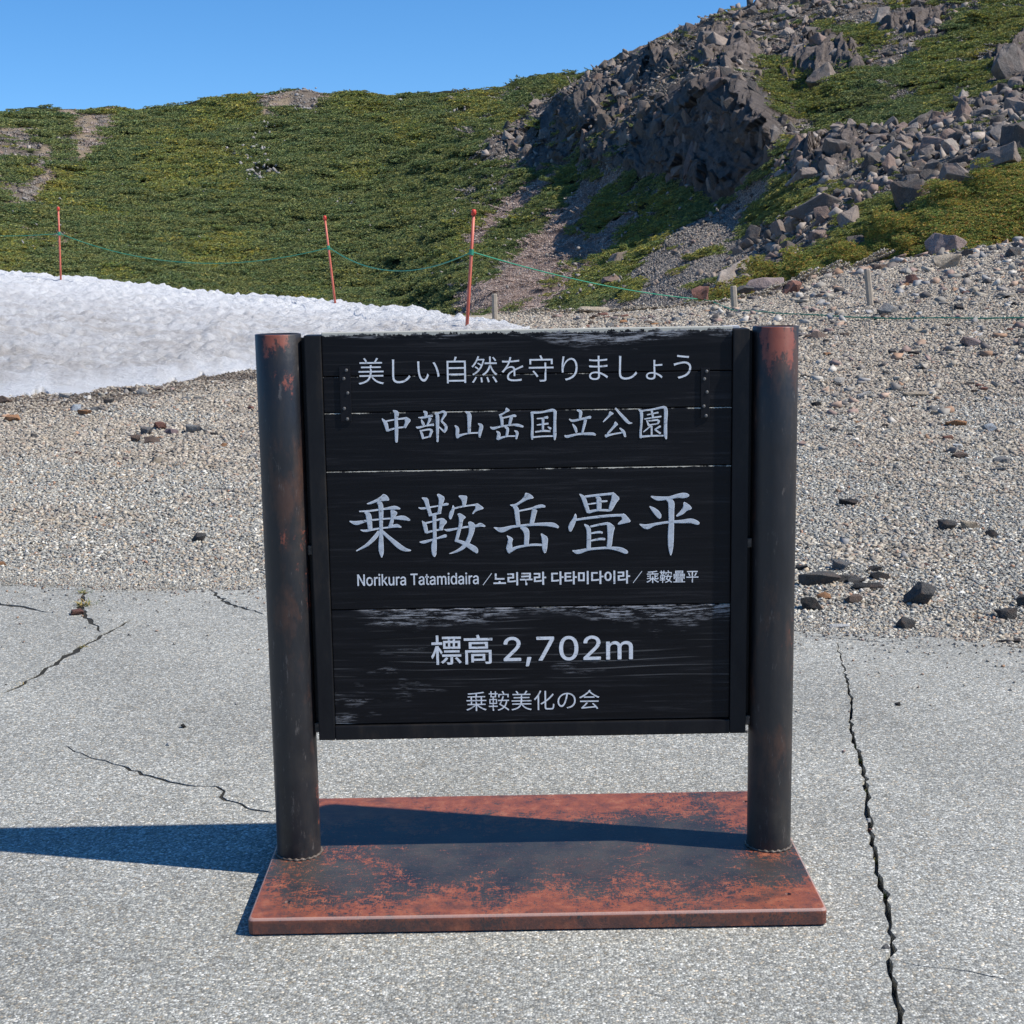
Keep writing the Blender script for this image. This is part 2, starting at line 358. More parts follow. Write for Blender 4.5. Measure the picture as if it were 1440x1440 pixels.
# hillside: distance as a smooth function of direction (thin plate spline over control points)
HC = np.array([(-300, 160, 235), (0, 152, 230), (250, 142, 240), (430, 122, 232), (650, 122, 235), (800, 105, 215), (-300, 270, 150), (0, 270, 150), (250, 270, 160), (450, 270, 160), (600, 270, 150),
    (-300, 420, 95), (0, 400, 100), (200, 410, 105), (420, 440, 100), (600, 450, 88), (700, 310, 118), (660, 400, 84), (760, 440, 64), (690, 215, 150), (770, 160, 160),
    (845, 95, 160), (900, 60, 150), (1000, 10, 140), (1150, 0, 122), (1250, -110, 140), (1440, -200, 150), (1000, 280, 72), (1084, 232, 66), (1092, 165, 69), (1088, 200, 67.5), (1018, 100, 88), (1015, 180, 79), (1005, 240, 73.5), (950, 132, 97), (950, 190, 89), (955, 252, 83), (901, 174, 106), (895, 210, 101), (880, 242, 98), (1062, 128, 79), (1020, 84, 103), (950, 112, 112), (895, 150, 118), (1075, 105, 92), (1110, 150, 84), (800, 240, 122), (800, 130, 152), (740, 238, 134), (850, 238, 108), (1040, 300, 66), (960, 290, 75), (890, 270, 95), (850, 320, 88), (790, 360, 86), (920, 345, 68), (860, 390, 66),
    (1000, 390, 50), (900, 432, 52), (820, 442, 57), (1150, 300, 50), (1150, 200, 66), (1150, 100, 90), (1300, 300, 43), (1300, 200, 57), (1300, 100, 80), (1300, 0, 110),
    (1440, 240, 45), (1440, 100, 70), (1440, 0, 97), (985, 432, 45), (1090, 392, 43), (1250, 368, 41.5), (1440, 342, 42), (1440, 500, 34), (1090, 500, 35), (800, 520, 42), (400, 520, 70), (0, 520, 75), (1600, 240, 52), (1600, 0, 98)], float)
def tps_fit(P, v):
    d = np.hypot(P[:, None, 0]-P[None, :, 0], P[:, None, 1]-P[None, :, 1]); K = d*d*np.log(d+1e-9)
    n = len(P); A = np.zeros((n+3, n+3)); A[:n, :n] = K+np.eye(n)*.0006; A[:n, n] = 1; A[:n, n+1:] = P; A[n, :n] = 1; A[n+1:, :n] = P.T
    return np.linalg.solve(A, np.concatenate([v, [0, 0, 0]]))
HP = HC[:, :2]/500.; HW = tps_fit(HP, np.log(HC[:, 2]))
def hill_D(px, py):
    sh = np.shape(px); x = np.clip(np.ravel(px), -320, 1620)/500.; y = np.clip(np.ravel(py), -260, 540)/500.; r = np.zeros(len(x))
    for a in range(0, len(x), 20000):
        d = np.hypot(x[a:a+20000, None]-HP[None, :, 0], y[a:a+20000, None]-HP[None, :, 1])
        r[a:a+20000] = (d*d*np.log(d+1e-9))@HW[:-3]+HW[-3]+HW[-2]*x[a:a+20000]+HW[-1]*y[a:a+20000]
    return np.exp(r).reshape(sh)
RIDGE = np.array([(-600, 175), (-200, 168), (0, 158), (45, 152), (90, 147), (160, 147), (250, 148), (330, 139), (380, 135), (430, 125), (480, 131), (560, 133), (620, 132), (700, 122), (760, 110), (840, 95), (870, 78), (915, 57), (950, 41), (1000, 22), (1050, 10), (1100, -10), (1250, -95), (1440, -190), (1700, -250), (2100, -180)], float)
def ridge(px): return np.interp(px, RIDGE[:, 0], RIDGE[:, 1])
def hill_P(px, py, off=0.):
    D = hill_D(px, py); P = at_D(px, py, D)
    n = fbm(P[..., 0]*.12, P[..., 1]*.12, P[..., 2]*.12, 21, 3)*1.1+fbm(P[..., 0]*.5, P[..., 1]*.5, P[..., 2]*.5, 31, 3)*.35
    k = np.clip(D/90., .25, 1.4); P = P.copy(); P[..., 2] += n*k*.8*sstep(60, 75, D)+n*.15+off; return P

# cover classes painted over the slope, by direction: 0 pine, 1 bare soil, 2 pink scree, 3 grey scree, 4 rubble, 5 big rubble, 6 yellow pine bank
COVER = [
 (1, [(-200, 300), (-200, 180), (0, 178), (70, 172), (80, 150), (160, 150), (172, 185), (150, 215), (118, 235), (75, 240), (60, 290), (0, 300)]),
 (1, [(78, 148), (155, 148), (162, 185), (152, 200), (120, 222), (95, 200), (60, 180), (75, 165)]),
 (4, [(0, 185), (60, 190), (62, 215), (60, 240), (55, 268), (40, 282), (0, 280), (-200, 280), (-200, 190)]),
 (4, [(45, 172), (100, 168), (110, 205), (95, 200), (60, 183)]),
 (1, [(20, 312), (95, 318), (105, 350), (82, 365), (60, 340), (22, 330)]),
 (1, [(362, 148), (400, 136), (440, 124), (482, 128), (470, 140), (432, 160), (405, 152), (378, 165), (362, 162)]),
 (4, [(405, 150), (440, 132), (458, 130), (440, 156), (415, 160)]),
 (2, [(829, 250), (875, 238), (835, 300), (800, 345), (760, 395), (712, 446), (640, 446), (640, 428), (700, 385), (760, 330)]),
 (2, [(815, 330), (835, 340), (780, 395), (760, 440), (720, 445), (740, 400), (780, 360)]),
 (2, [(790, 236), (800, 246), (745, 290), (700, 325), (655, 358), (648, 345), (690, 308), (740, 265)]),
 (2, [(880, 300), (900, 305), (850, 350), (790, 420), (770, 440), (752, 440), (800, 380), (845, 325)]),
 (2, [(720, 240), (735, 240), (665, 310), (660, 300)]),
 (3, [(1030, 275), (1075, 245), (1095, 250), (1055, 300), (1040, 340), (1028, 395), (985, 432), (840, 450), (870, 400), (915, 360), (950, 330)]),
 (4, [(845, 90), (950, 30), (1080, -20), (1250, -120), (1350, -140), (1345, 50), (1250, 105), (1200, 80), (1165, 95), (1120, 90), (1130, 170), (1108, 210), (1085, 230), (1062, 128), (951, 128), (880, 245), (840, 240), (800, 240), (740, 238), (684, 230), (680, 212), (735, 160), (800, 120)]),
 (4, [(1330, -200), (1700, -300), (1700, -60), (1440, -20), (1360, 40)]),
 (5, [(1600, 20), (1440, 40), (1400, 60), (1385, 110), (1340, 150), (1260, 180), (1190, 165), (1130, 195), (1110, 225), (1080, 240), (1100, 262), (1070, 310), (1035, 345), (1010, 395), (1035, 405), (1080, 385), (1150, 350), (1200, 320), (1285, 282), (1380, 240), (1440, 205), (1600, 120)]),
 (0, [(1340, 90), (1440, 60), (1440, 118), (1380, 130), (1330, 128)]),
 (0, [(1052, 300), (1110, 250), (1180, 262), (1150, 285), (1085, 318), (1055, 320)]),
 (0, [(1190, 300), (1250, 275), (1290, 268), (1240, 305), (1160, 335)]),
 (0, [(1068, 88), (1110, 92), (1122, 130), (1100, 170), (1090, 150)]),
 (0, [(1150, 25), (1250, 50), (1230, 78), (1165, 62)]),
 (0, [(1160, 130), (1260, 105), (1340, 60), (1440, 10), (1440, 60), (1340, 100), (1260, 180), (1175, 165)]),
 (7, [(876, 244), (897, 170), (948, 126), (1018, 92), (1064, 120), (1096, 160), (1090, 230), (1030, 266), (1003, 280), (962, 260), (925, 250)]),
 (6, [(950, 520), (985, 436), (1085, 385), (1200, 335), (1300, 288), (1380, 252), (1440, 224), (1700, 120), (1700, 520)]),
]
def cover(px, py):
    px = np.asarray(px, float); py = np.asarray(py, float)
    wx = fbm(px*.05, py*.05, 0, 51, 4)*17; wy = fbm(px*.05, py*.05, 5, 52, 4)*11
    c = np.zeros(px.shape, int)
    for k, poly in COVER: c[in_poly(px+wx, py+wy, poly)] = k
    q = fbm(px*.045, py*.06, 3, 57, 3); c[(q > .12) & (px < 200) & np.isin(c, (1, 4))] = 0
    c[(q > .36) & (px > 680) & np.isin(c, (3, 4))] = 0
    return c

# ------------------------------------------------------------------ ground, hillside, snow, asphalt
def build_ground():
    th = np.concatenate([np.linspace(-180, -28, 30)[:-1], np.linspace(-28, 28, 190), np.linspace(28, 180, 30)[1:]])
    D = np.concatenate([[.3, 2, 4], np.linspace(5.4, 8.2, 24), np.geomspace(8.4, 60, 190), np.geomspace(64, 3000, 26)])
    T, DD = np.meshgrid(np.radians(th), D, indexing='ij'); x = CAM[0]+DD*np.sin(T); y = CAM[1]+DD*np.cos(T)
    V = np.stack([x, y, G(x, y)], -1).reshape(-1, 3)
    tag(link('ground', mesh('ground', V, grid_faces(len(th), len(D)), MAT['ground'], smooth=True)), kind='structure')
build_ground()

SOIL = {0: (.022, .028, .012), 1: (.30, .235, .165), 2: (.28, .20, .165), 3: (.17, .15, .13), 4: (.19, .155, .125), 5: (.09, .08, .07), 6: (.045, .045, .018), 7: (.10, .09, .085)}
def build_hill():
    px = np.arange(-560, 2061, 5.); nv = 190
    v = np.linspace(0, 1, nv)**1.0
    T = ridge(px); PX = np.repeat(px[:, None], nv, 1); PY = 520+(T[:, None]-520)*v[None]
    P = hill_P(PX, PY)
    cls = cover(PX, PY); C = np.array([SOIL[k] for k in range(8)])[cls]
    yel = sstep(.0, .35, fbm(PX*.012, PY*.02, 0, 77, 3))[..., None]; C = np.where((cls == 0)[..., None], C*(1-yel*.5)+np.array([.07, .06, .022])*yel*.5, C)
    # far side of the ridge
    back = []
    d = P[:, -1]-CAM; u = d/np.hypot(d[:, 0], d[:, 1])[:, None]; u[:, 2] = 0
    for k, (a, b) in enumerate(((4, -.6), (12, -3), (30, -9), (80, -28), (260, -70))): back.append(P[:, -1]+u*a+np.array([0, 0, b]))
    P = np.concatenate([P, np.stack(back, 1)], 1); C = np.concatenate([C, np.repeat(C[:, -1:], 5, 1)], 1)
    tag(link('hillside', mesh('hillside', P.reshape(-1, 3), grid_faces(len(px), nv+5), MAT['hill'], col=C.reshape(-1, 3), smooth=True)), kind='structure')
build_hill()

def snow_P(px, t):
    """t 0 at the near edge .. 1 at the crest"""
    px = np.asarray(px, float); t = np.asarray(t, float)
    ey = np.interp(px, [a[0] for a in SNOW_E], [a[1] for a in SNOW_E]); cyy = np.interp(px, [a[0] for a in SNOW_C], [a[1] for a in SNOW_C])
    tt = np.clip(t, 0, 1); D = snow_D(px, tt)
    zc = at_D(px, cyy, snow_D(px, np.ones_like(tt)))[..., 2]
    E = at_D(px, ey, snow_D(px, np.zeros_like(tt))); ze = G(E[..., 0], E[..., 1])
    P = at_D(px, ey+(cyy-ey)*tt, D)
    w = sstep(650, 745, px)
    prof = np.clip(tt, 0, 1)**.85
    z = ze+(zc-ze)*prof+.10*sstep(0, .05, tt)*(1-prof)
    n = fbm(P[..., 0]*.6, P[..., 1]*.5, 0, 61, 3)*.16+(np.abs(vnoise(P[..., 0]*2.1, P[..., 1]*1.7, 0, 63))-.4)*.055+(np.abs(fbm(P[..., 0]*4.6, P[..., 1]*3., 0, 64, 3))-.2)*.14
    P[..., 2] = z+n*sstep(0, .07, tt)*(1-w*.7)
    return P
def build_snow():
    px = np.concatenate([np.arange(-400, 746, 2.6), [745.]]); nt = 200
    jag = fbm(px*.05, px*0, 0, 71, 4)*.035
    t = np.linspace(0, 1, nt); T = t[None]*(1)+jag[:, None]*(1-t[None])**3; PX = np.repeat(px[:, None], nt, 1)
    P = snow_P(PX, np.clip(T, 0, 1)); ee = T < 0
    D0 = snow_D(PX, T); Q = at_D(PX, np.full_like(PX, 500.), D0); 
    P[..., 0] = np.where(ee, Q[..., 0], P[..., 0]); P[..., 1] = np.where(ee, Q[..., 1], P[..., 1])
    P[:, 0, 2] = G(P[:, 0, 0], P[:, 0, 1])-.05
    low = np.clip(1-t, 0, 1)[None]*np.ones((len(px), 1)); low = sstep(.15, .75, low)*(1-sstep(.93, .985, 1-t)[None]*np.ones((len(px), 1)))
    C = np.stack([low]*3, -1)
    u = P[:, -1]-CAM; u[:, 2] = 0; u /= np.linalg.norm(u, axis=1)[:, None]; back = [P[:, -1]+u*a+np.array([0, 0, b]) for a, b in ((.8, -.04), (2.5, -.5), (5, -1.6), (9, -3.6))]
    P = np.concatenate([P, np.stack(back, 1)], 1); C = np.concatenate([C, np.repeat(C[:, -1:], 4, 1)], 1)
    tag(link('snow_field', mesh('snow_field', P.reshape(-1, 3), grid_faces(len(px), nt+4), MAT['snow'], col=C.reshape(-1, 3), smooth=True)), kind='structure')
build_snow()

def jitter_line(pts, step, amp, seed):
    r = random.Random(seed); out = []
    for (x0, y0), (x1, y1) in zip(pts[:-1], pts[1:]):
        L = math.hypot(x1-x0, y1-y0); n = max(1, int(L/step))
        for k in range(n): f = k/n; out.append((x0+(x1-x0)*f+(r.uniform(-amp, amp)), y0+(y1-y0)*f+r.uniform(-amp, amp)))
    out.append(pts[-1]); return out
def gp(px, py): p = on_z(px, py); return (p[0], p[1])
CRACKS = [  # photo points, width in mm at start / middle / end
 ([(1176, 903), (1183, 925), (1190, 955), (1197, 985), (1196, 1010), (1199, 1035), (1207, 1060), (1216, 1090), (1220, 1115), (1219, 1145), (1226, 1175), (1232, 1205), (1238, 1235), (1248, 1265), (1252, 1300), (1256, 1335), (1249, 1346), (1256, 1380), (1262, 1410), (1268, 1450), (1290, 1560)], (7, 16, 13), .006),
 ([(1156, 896), (1170, 899), (1177, 902.5)], (3, 4, 3), .003),
 ([(4, 977), (40, 957), (75, 935), (110, 913), (150, 890), (188, 870)], (16, 32, 9), .012),
 ([(120, 832), (114, 850), (120, 866), (142, 889)], (20, 30, 8), .012),
 ([(-30, 838), (0, 850), (30, 853), (72, 862)], (40, 30, 12), .012),
 ([(85, 1048), (130, 1065), (175, 1080), (215, 1095), (260, 1105), (300, 1107), (318, 1112), (313, 1120), (335, 1132), (383, 1143)], (5, 15, 11), .009),
 ([(28, 1131), (70, 1129), (112, 1126)], (3, 5, 2), .005),
 ([(205, 828), (120, 829.5), (75, 829)], (8, 22, 10), .01),
 ([(300, 832), (318, 848), (342, 856), (372, 864)], (18, 22, 10), .014),
 ([(1218, 1059), (1260, 1052), (1302, 1046)], (6, 5, 3), .003),
 ([(1335, 1018), (1390, 1007), (1450, 992)], (3, 6, 5), .003),
 ([(1262, 1087), (1311, 1090)], (3, 4, 2), .003),
 ([(1312, 1200), (1370, 1196), (1450, 1192)], (3, 5, 4), .003),
 ([(1262, 1352), (1310, 1360), (1365, 1366), (1418, 1378)], (4, 3, 7), .003),
 ([(1130, 893), (1240, 903), (1300, 899)], (6, 9, 6), .004),
]
FAR_EDGE = [(-1500, 760), (-500, 802), (-100, 815), (0, 818), (60, 823), (130, 824), (200, 827), (280, 829), (370, 829), (520, 842), (800, 868), (1000, 882), (1120, 889), (1200, 894), (1300, 896), (1380, 902), (1440, 912), (1600, 935), (2200, 1010)]
def crack_poly(pts, w, amp, seed):
    P = jitter_line([gp(*p) for p in pts], max(.03, w[1]*.0013), min(amp, .011), seed); r = random.Random(seed+1); n = len(P); L, Rr = [], []
    for i, (x, y) in enumerate(P):
        a = P[max(0, i-1)]; b = P[min(n-1, i+1)]; dx, dy = b[0]-a[0], b[1]-a[1]; q = math.hypot(dx, dy)+1e-9; nx, ny = -dy/q, dx/q
        f = i/(n-1); ww = (w[0]+(w[1]-w[0])*f*2 if f < .5 else w[1]+(w[2]-w[1])*(f*2-1))*.0005
        if i in (0, n-1): ww *= .1
        L.append((x+nx*ww*r.uniform(.35, 1.45), y+ny*ww*r.uniform(.35, 1.45))); Rr.append((x-nx*ww*r.uniform(.35, 1.45), y-ny*ww*r.uniform(.35, 1.45)))
    return L+Rr[::-1]
def cdt_sheet(outer, holes, z, depth):
    vs, es = [], []
    for lp in [outer]+holes:
        s = len(vs); vs += [Vector(p) for p in lp]; es += [(s+i, s+(i+1) % len(lp)) for i in range(len(lp))]
    ov, oe, of, _, _, _ = delaunay_2d_cdt(vs, es, [], 0, 1e-6)
    V = np.array([(v.x, v.y) for v in ov]); F = np.array([f for f in of if len(f) == 3]); c = V[F].mean(1)
    keep = in_poly(c[:, 0], c[:, 1], outer)
    for h in holes:
        hb = np.array(h); m = (c[:, 0] >= hb[:, 0].min()) & (c[:, 0] <= hb[:, 0].max()) & (c[:, 1] >= hb[:, 1].min()) & (c[:, 1] <= hb[:, 1].max())
        idx = np.where(m)[0]
        if len(idx): keep[idx] &= ~in_poly(c[idx, 0], c[idx, 1], h)
    F = F[keep]
    a = V[F]; cr = (a[:, 1, 0]-a[:, 0, 0])*(a[:, 2, 1]-a[:, 0, 1])-(a[:, 1, 1]-a[:, 0, 1])*(a[:, 2, 0]-a[:, 0, 0]); F[cr < 0] = F[cr < 0][:, ::-1]
    VV = [(x, y, z) for x, y in V]; FF = [tuple(int(i) for i in f) for f in F]
    for lp in [outer]+holes:
        s = len(VV); n = len(lp); VV += [(x, y, z) for x, y in lp]+[(x, y, z-depth) for x, y in lp]
        FF += [(s+i, s+(i+1) % n, s+n+(i+1) % n, s+n+i) for i in range(n)]
    return VV, FF
crack_loops = [crack_poly(p, w, a, 100+i) for i, (p, w, a) in enumerate(CRACKS)]
def build_asphalt():
    fe = jitter_line([gp(*p) for p in FAR_EDGE], .05, .032, 7)
    outer = fe+[(30, -30), (-40, -30), (-40, fe[0][1])]
    V, F = cdt_sheet(outer, crack_loops, 0., .05)
    tag(link('asphalt_road', mesh('asphalt_road', V, F, MAT['asphalt'])), kind='structure')
build_asphalt()
def build_crack_fill():
    """dark soil that has settled in the wider cracks on the left"""
    V, F = [], []
    for i in (2, 3, 4, 5, 7, 8):
        lp = crack_loops[i]; n = len(lp)//2; s = len(V); L = lp[:n]; Rr = lp[n:][::-1]
        for a, b in zip(L, Rr): V += [(a[0], a[1], -.003), (b[0], b[1], -.003)]
        F += [(s+2*k, s+2*k+1, s+2*k+3, s+2*k+2) for k in range(n-1)]
    tag(link('crack_soil', mesh('crack_soil', V, F, MAT['crackdirt'])), 'dark soil and moss filling the cracks of the left asphalt', 'soil', kind='stuff')
build_crack_fill()

# ------------------------------------------------------------------ rocks
def rock_bm(seed, npts=16, squash=(1, 1, .75), detail=0, amp=.06, cube=.6):
    r = random.Random(seed); bm = bmesh.new()
    for k in range(npts):
        u = Vector((r.gauss(0, 1), r.gauss(0, 1), r.gauss(0, 1))).normalized()
        q = max(abs(u.x), abs(u.y), abs(u.z)); u = u*(1-cube)+u/q*cube; u *= r.uniform(.72, 1.)
        bm.verts.new((u.x*squash[0], u.y*squash[1], u.z*squash[2]))
    h = bmesh.ops.convex_hull(bm, input=bm.verts[:])
    bmesh.ops.delete(bm, geom=list({g for g in h['geom_interior']+h['geom_unused'] if isinstance(g, bmesh.types.BMVert)}), context='VERTS')
    if detail:
        bmesh.ops.bevel(bm, geom=bm.edges[:], offset=.025, segments=1, affect='EDGES')
        bmesh.ops.triangulate(bm, faces=bm.faces[:])
        for k in range(detail): bmesh.ops.subdivide_edges(bm, edges=[e for e in bm.edges if e.calc_length() > .22/(k+1)], cuts=1, use_grid_fill=False); bmesh.ops.triangulate(bm, faces=bm.faces[:])
        bm.normal_update(); co = np.array([v.co for v in bm.verts]); n = fbm(co[:, 0]*2.2+seed, co[:, 1]*2.2, co[:, 2]*2.2, seed, 4)
        for v, k in zip(bm.verts, n): v.co += v.normal*float(k)*amp*2
    return bm
ROCK = [bm_me('rock', rock_bm(200+k, 18, (1, random.uniform(.75, 1), random.uniform(.6, .9))), MAT['stone']) for k in range(10)]
BOULDER = [bm_me('boulder', rock_bm(300+k, 12, (1, random.uniform(.55, .9), random.uniform(.45, .8)), 2, .05, .62), MAT['stone']) for k in range(12)]
SLAB = [bm_me('slab_stone', rock_bm(400+k, 18, (1, random.uniform(.5, .8), random.uniform(.25, .4)), 1, .03), MAT['stone']) for k in range(5)]
BLOCK = [bm_me('rock_block', rock_bm(500+k, 16, (.7, .6, 1.25), 2, .045, .92), MAT['stone']) for k in range(8)]

def rock_arrays(seed, n, sq):
    bm = rock_bm(seed, n, sq); bmesh.ops.triangulate(bm, faces=bm.faces[:]); bm.verts.ensure_lookup_table()
    for i, v in enumerate(bm.verts): v.index = i
    V = np.array([v.co for v in bm.verts]); F = np.array([[v.index for v in f.verts] for f in bm.faces]); bm.free(); return V, F
PEB = [rock_arrays(600+k, 8+(k % 3), (1, .75, .40+.06*(k % 4))) for k in range(10)]
PAL = {
 'grey': [((0.319, 0.314, 0.285), 6), ((0.242, 0.242, 0.226), 5), ((0.398, 0.378, 0.327), 5), ((0.179, 0.175, 0.161), 2.4), ((0.515, 0.486, 0.417), 2.4), ((0.413, 0.336, 0.244), 2.6), ((0.281, 0.231, 0.189), 1.5), ((0.631, 0.599, 0.527), .7), ((0.352, 0.209, 0.140), .4)],
 'tan': [((0.353, 0.314, 0.257), 6), ((0.291, 0.258, 0.214), 5), ((0.402, 0.351, 0.276), 4), ((0.223, 0.198, 0.167), 3), ((0.471, 0.422, 0.347), 2.), ((0.353, 0.289, 0.220), 2.), ((0.316, 0.264, 0.217), 2.4), ((0.533, 0.491, 0.424), .7), ((0.334, 0.230, 0.170), .35)],
 'damp': [((.12, .095, .075), 6), ((.17, .14, .11), 4), ((.07, .06, .055), 3), ((.26, .23, .20), 1.5)],
 'pink': [((.37, .275, .235), 6), ((.29, .225, .195), 4), ((.44, .35, .30), 3), ((.17, .14, .125), 2), ((.50, .45, .40), 1)],
 'slope': [((.26, .23, .20), 5), ((.20, .178, .158), 5), ((.34, .305, .265), 3), ((.11, .10, .095), 3), ((.24, .19, .165), 2), ((.38, .36, .33), .6)],
}
def rot_mats(n, r):
    q = r.normal(size=(n, 4)); q /= np.linalg.norm(q, axis=1)[:, None]; w, x, y, z = q.T
    return np.stack([1-2*(y*y+z*z), 2*(x*y-z*w), 2*(x*z+y*w), 2*(x*y+z*w), 1-2*(x*x+z*z), 2*(y*z-x*w), 2*(x*z-y*w), 2*(y*z+x*w), 1-2*(x*x+y*y)], 1).reshape(n, 3, 3)
def zrot_tilt(n, r, tilt=.35):
    M = []
    for k in range(n): M.append(np.array(Euler((r.normal()*tilt, r.normal()*tilt, r.uniform(0, 6.28))).to_matrix()))
    return np.array(M)
HIDDEN = {}
def patch_collection(key, metas):
    c = bpy.data.collections.new(key)
    for me in metas: c.objects.link(bpy.data.objects.new(key, me))
    HIDDEN[key] = c; return c
def pebble_patch(seed, n, s0, s1, pal, name, zj=.25):
    """a disc of radius 1 strewn with n stones"""
    r = np.random.default_rng(seed); cols, wts = zip(*PAL[pal]); wts = np.array(wts)/sum(wts); VV, FF, CC, o = [], [], [], 0
    M = zrot_tilt(n, r)
    for k in range(n):
        V, F = PEB[r.integers(len(PEB))]; s = s0*(s1/s0)**(r.random()**(1.8 if s1 < .1 else 2.8)); a = r.uniform(0, 6.283); q = math.sqrt(r.random())
        P = (V*s)@M[k].T+np.array([q*math.cos(a), q*math.sin(a), s*r.uniform(-.1, zj+.15)]); c = np.array(cols[r.choice(len(cols), p=wts)])*r.uniform(.75, 1.25)
        VV.append(P); FF.append(F+o); CC.append(np.repeat(c[None], len(V), 0)); o += len(V)
    return mesh(name, np.concatenate(VV), np.concatenate(FF), MAT['pebble'], col=np.concatenate(CC))
def scatter(name, pts, rot, scl, idx, coll, label, cat):
    me = bpy.data.meshes.new(name); n = len(pts); me.vertices.add(n); me.vertices.foreach_set('co', np.asarray(pts, np.float32).ravel())
    for nm_, arr in (('rot', rot), ('scl', scl)):
        a = me.attributes.new(nm_, 'FLOAT_VECTOR', 'POINT'); a.data.foreach_set('vector', np.asarray(arr, np.float32).ravel())
    a = me.attributes.new('idx', 'INT', 'POINT'); a.data.foreach_set('value', np.asarray(idx, np.int32))
    o = link(name, me); g = bpy.data.node_groups.new(name, 'GeometryNodeTree')
    g.interface.new_socket('Geometry', in_out='INPUT', socket_type='NodeSocketGeometry'); g.interface.new_socket('Geometry', in_out='OUTPUT', socket_type='NodeSocketGeometry')
    N = g.nodes.new; gi, go = N('NodeGroupInput'), N('NodeGroupOutput'); ip = N('GeometryNodeInstanceOnPoints'); ci = N('GeometryNodeCollectionInfo')
    ci.inputs['Collection'].default_value = coll; ci.inputs['Separate Children'].default_value = True; ci.inputs['Reset Children'].default_value = True
    def at(nm_, ty):
        a = N('GeometryNodeInputNamedAttribute'); a.data_type = ty; a.inputs['Name'].default_value = nm_; return next(s for s in a.outputs if s.enabled)
    er = N('FunctionNodeEulerToRotation'); L = g.links.new
    L(gi.outputs[0], ip.inputs['Points']); L(ci.outputs[0], ip.inputs['Instance']); ip.inputs['Pick Instance'].default_value = True
    L(at('idx', 'INT'), ip.inputs['Instance Index']); L(at('rot', 'FLOAT_VECTOR'), er.inputs[0]); L(er.outputs[0], ip.inputs['Rotation']); L(at('scl', 'FLOAT_VECTOR'), ip.inputs['Scale']); L(ip.outputs[0], go.inputs[0])
    m = o.modifiers.new('scatter', 'NODES'); m.node_group = g
    return tag(o, label, cat, kind='stuff')
def normal_rot(nrm, spin):
    e = []
    for n, s in zip(nrm, spin): e.append(tuple((Vector(n).to_track_quat('Z', 'Y').to_matrix() @ Matrix.Rotation(s, 3, 'Z')).to_euler()))
    return np.array(e)

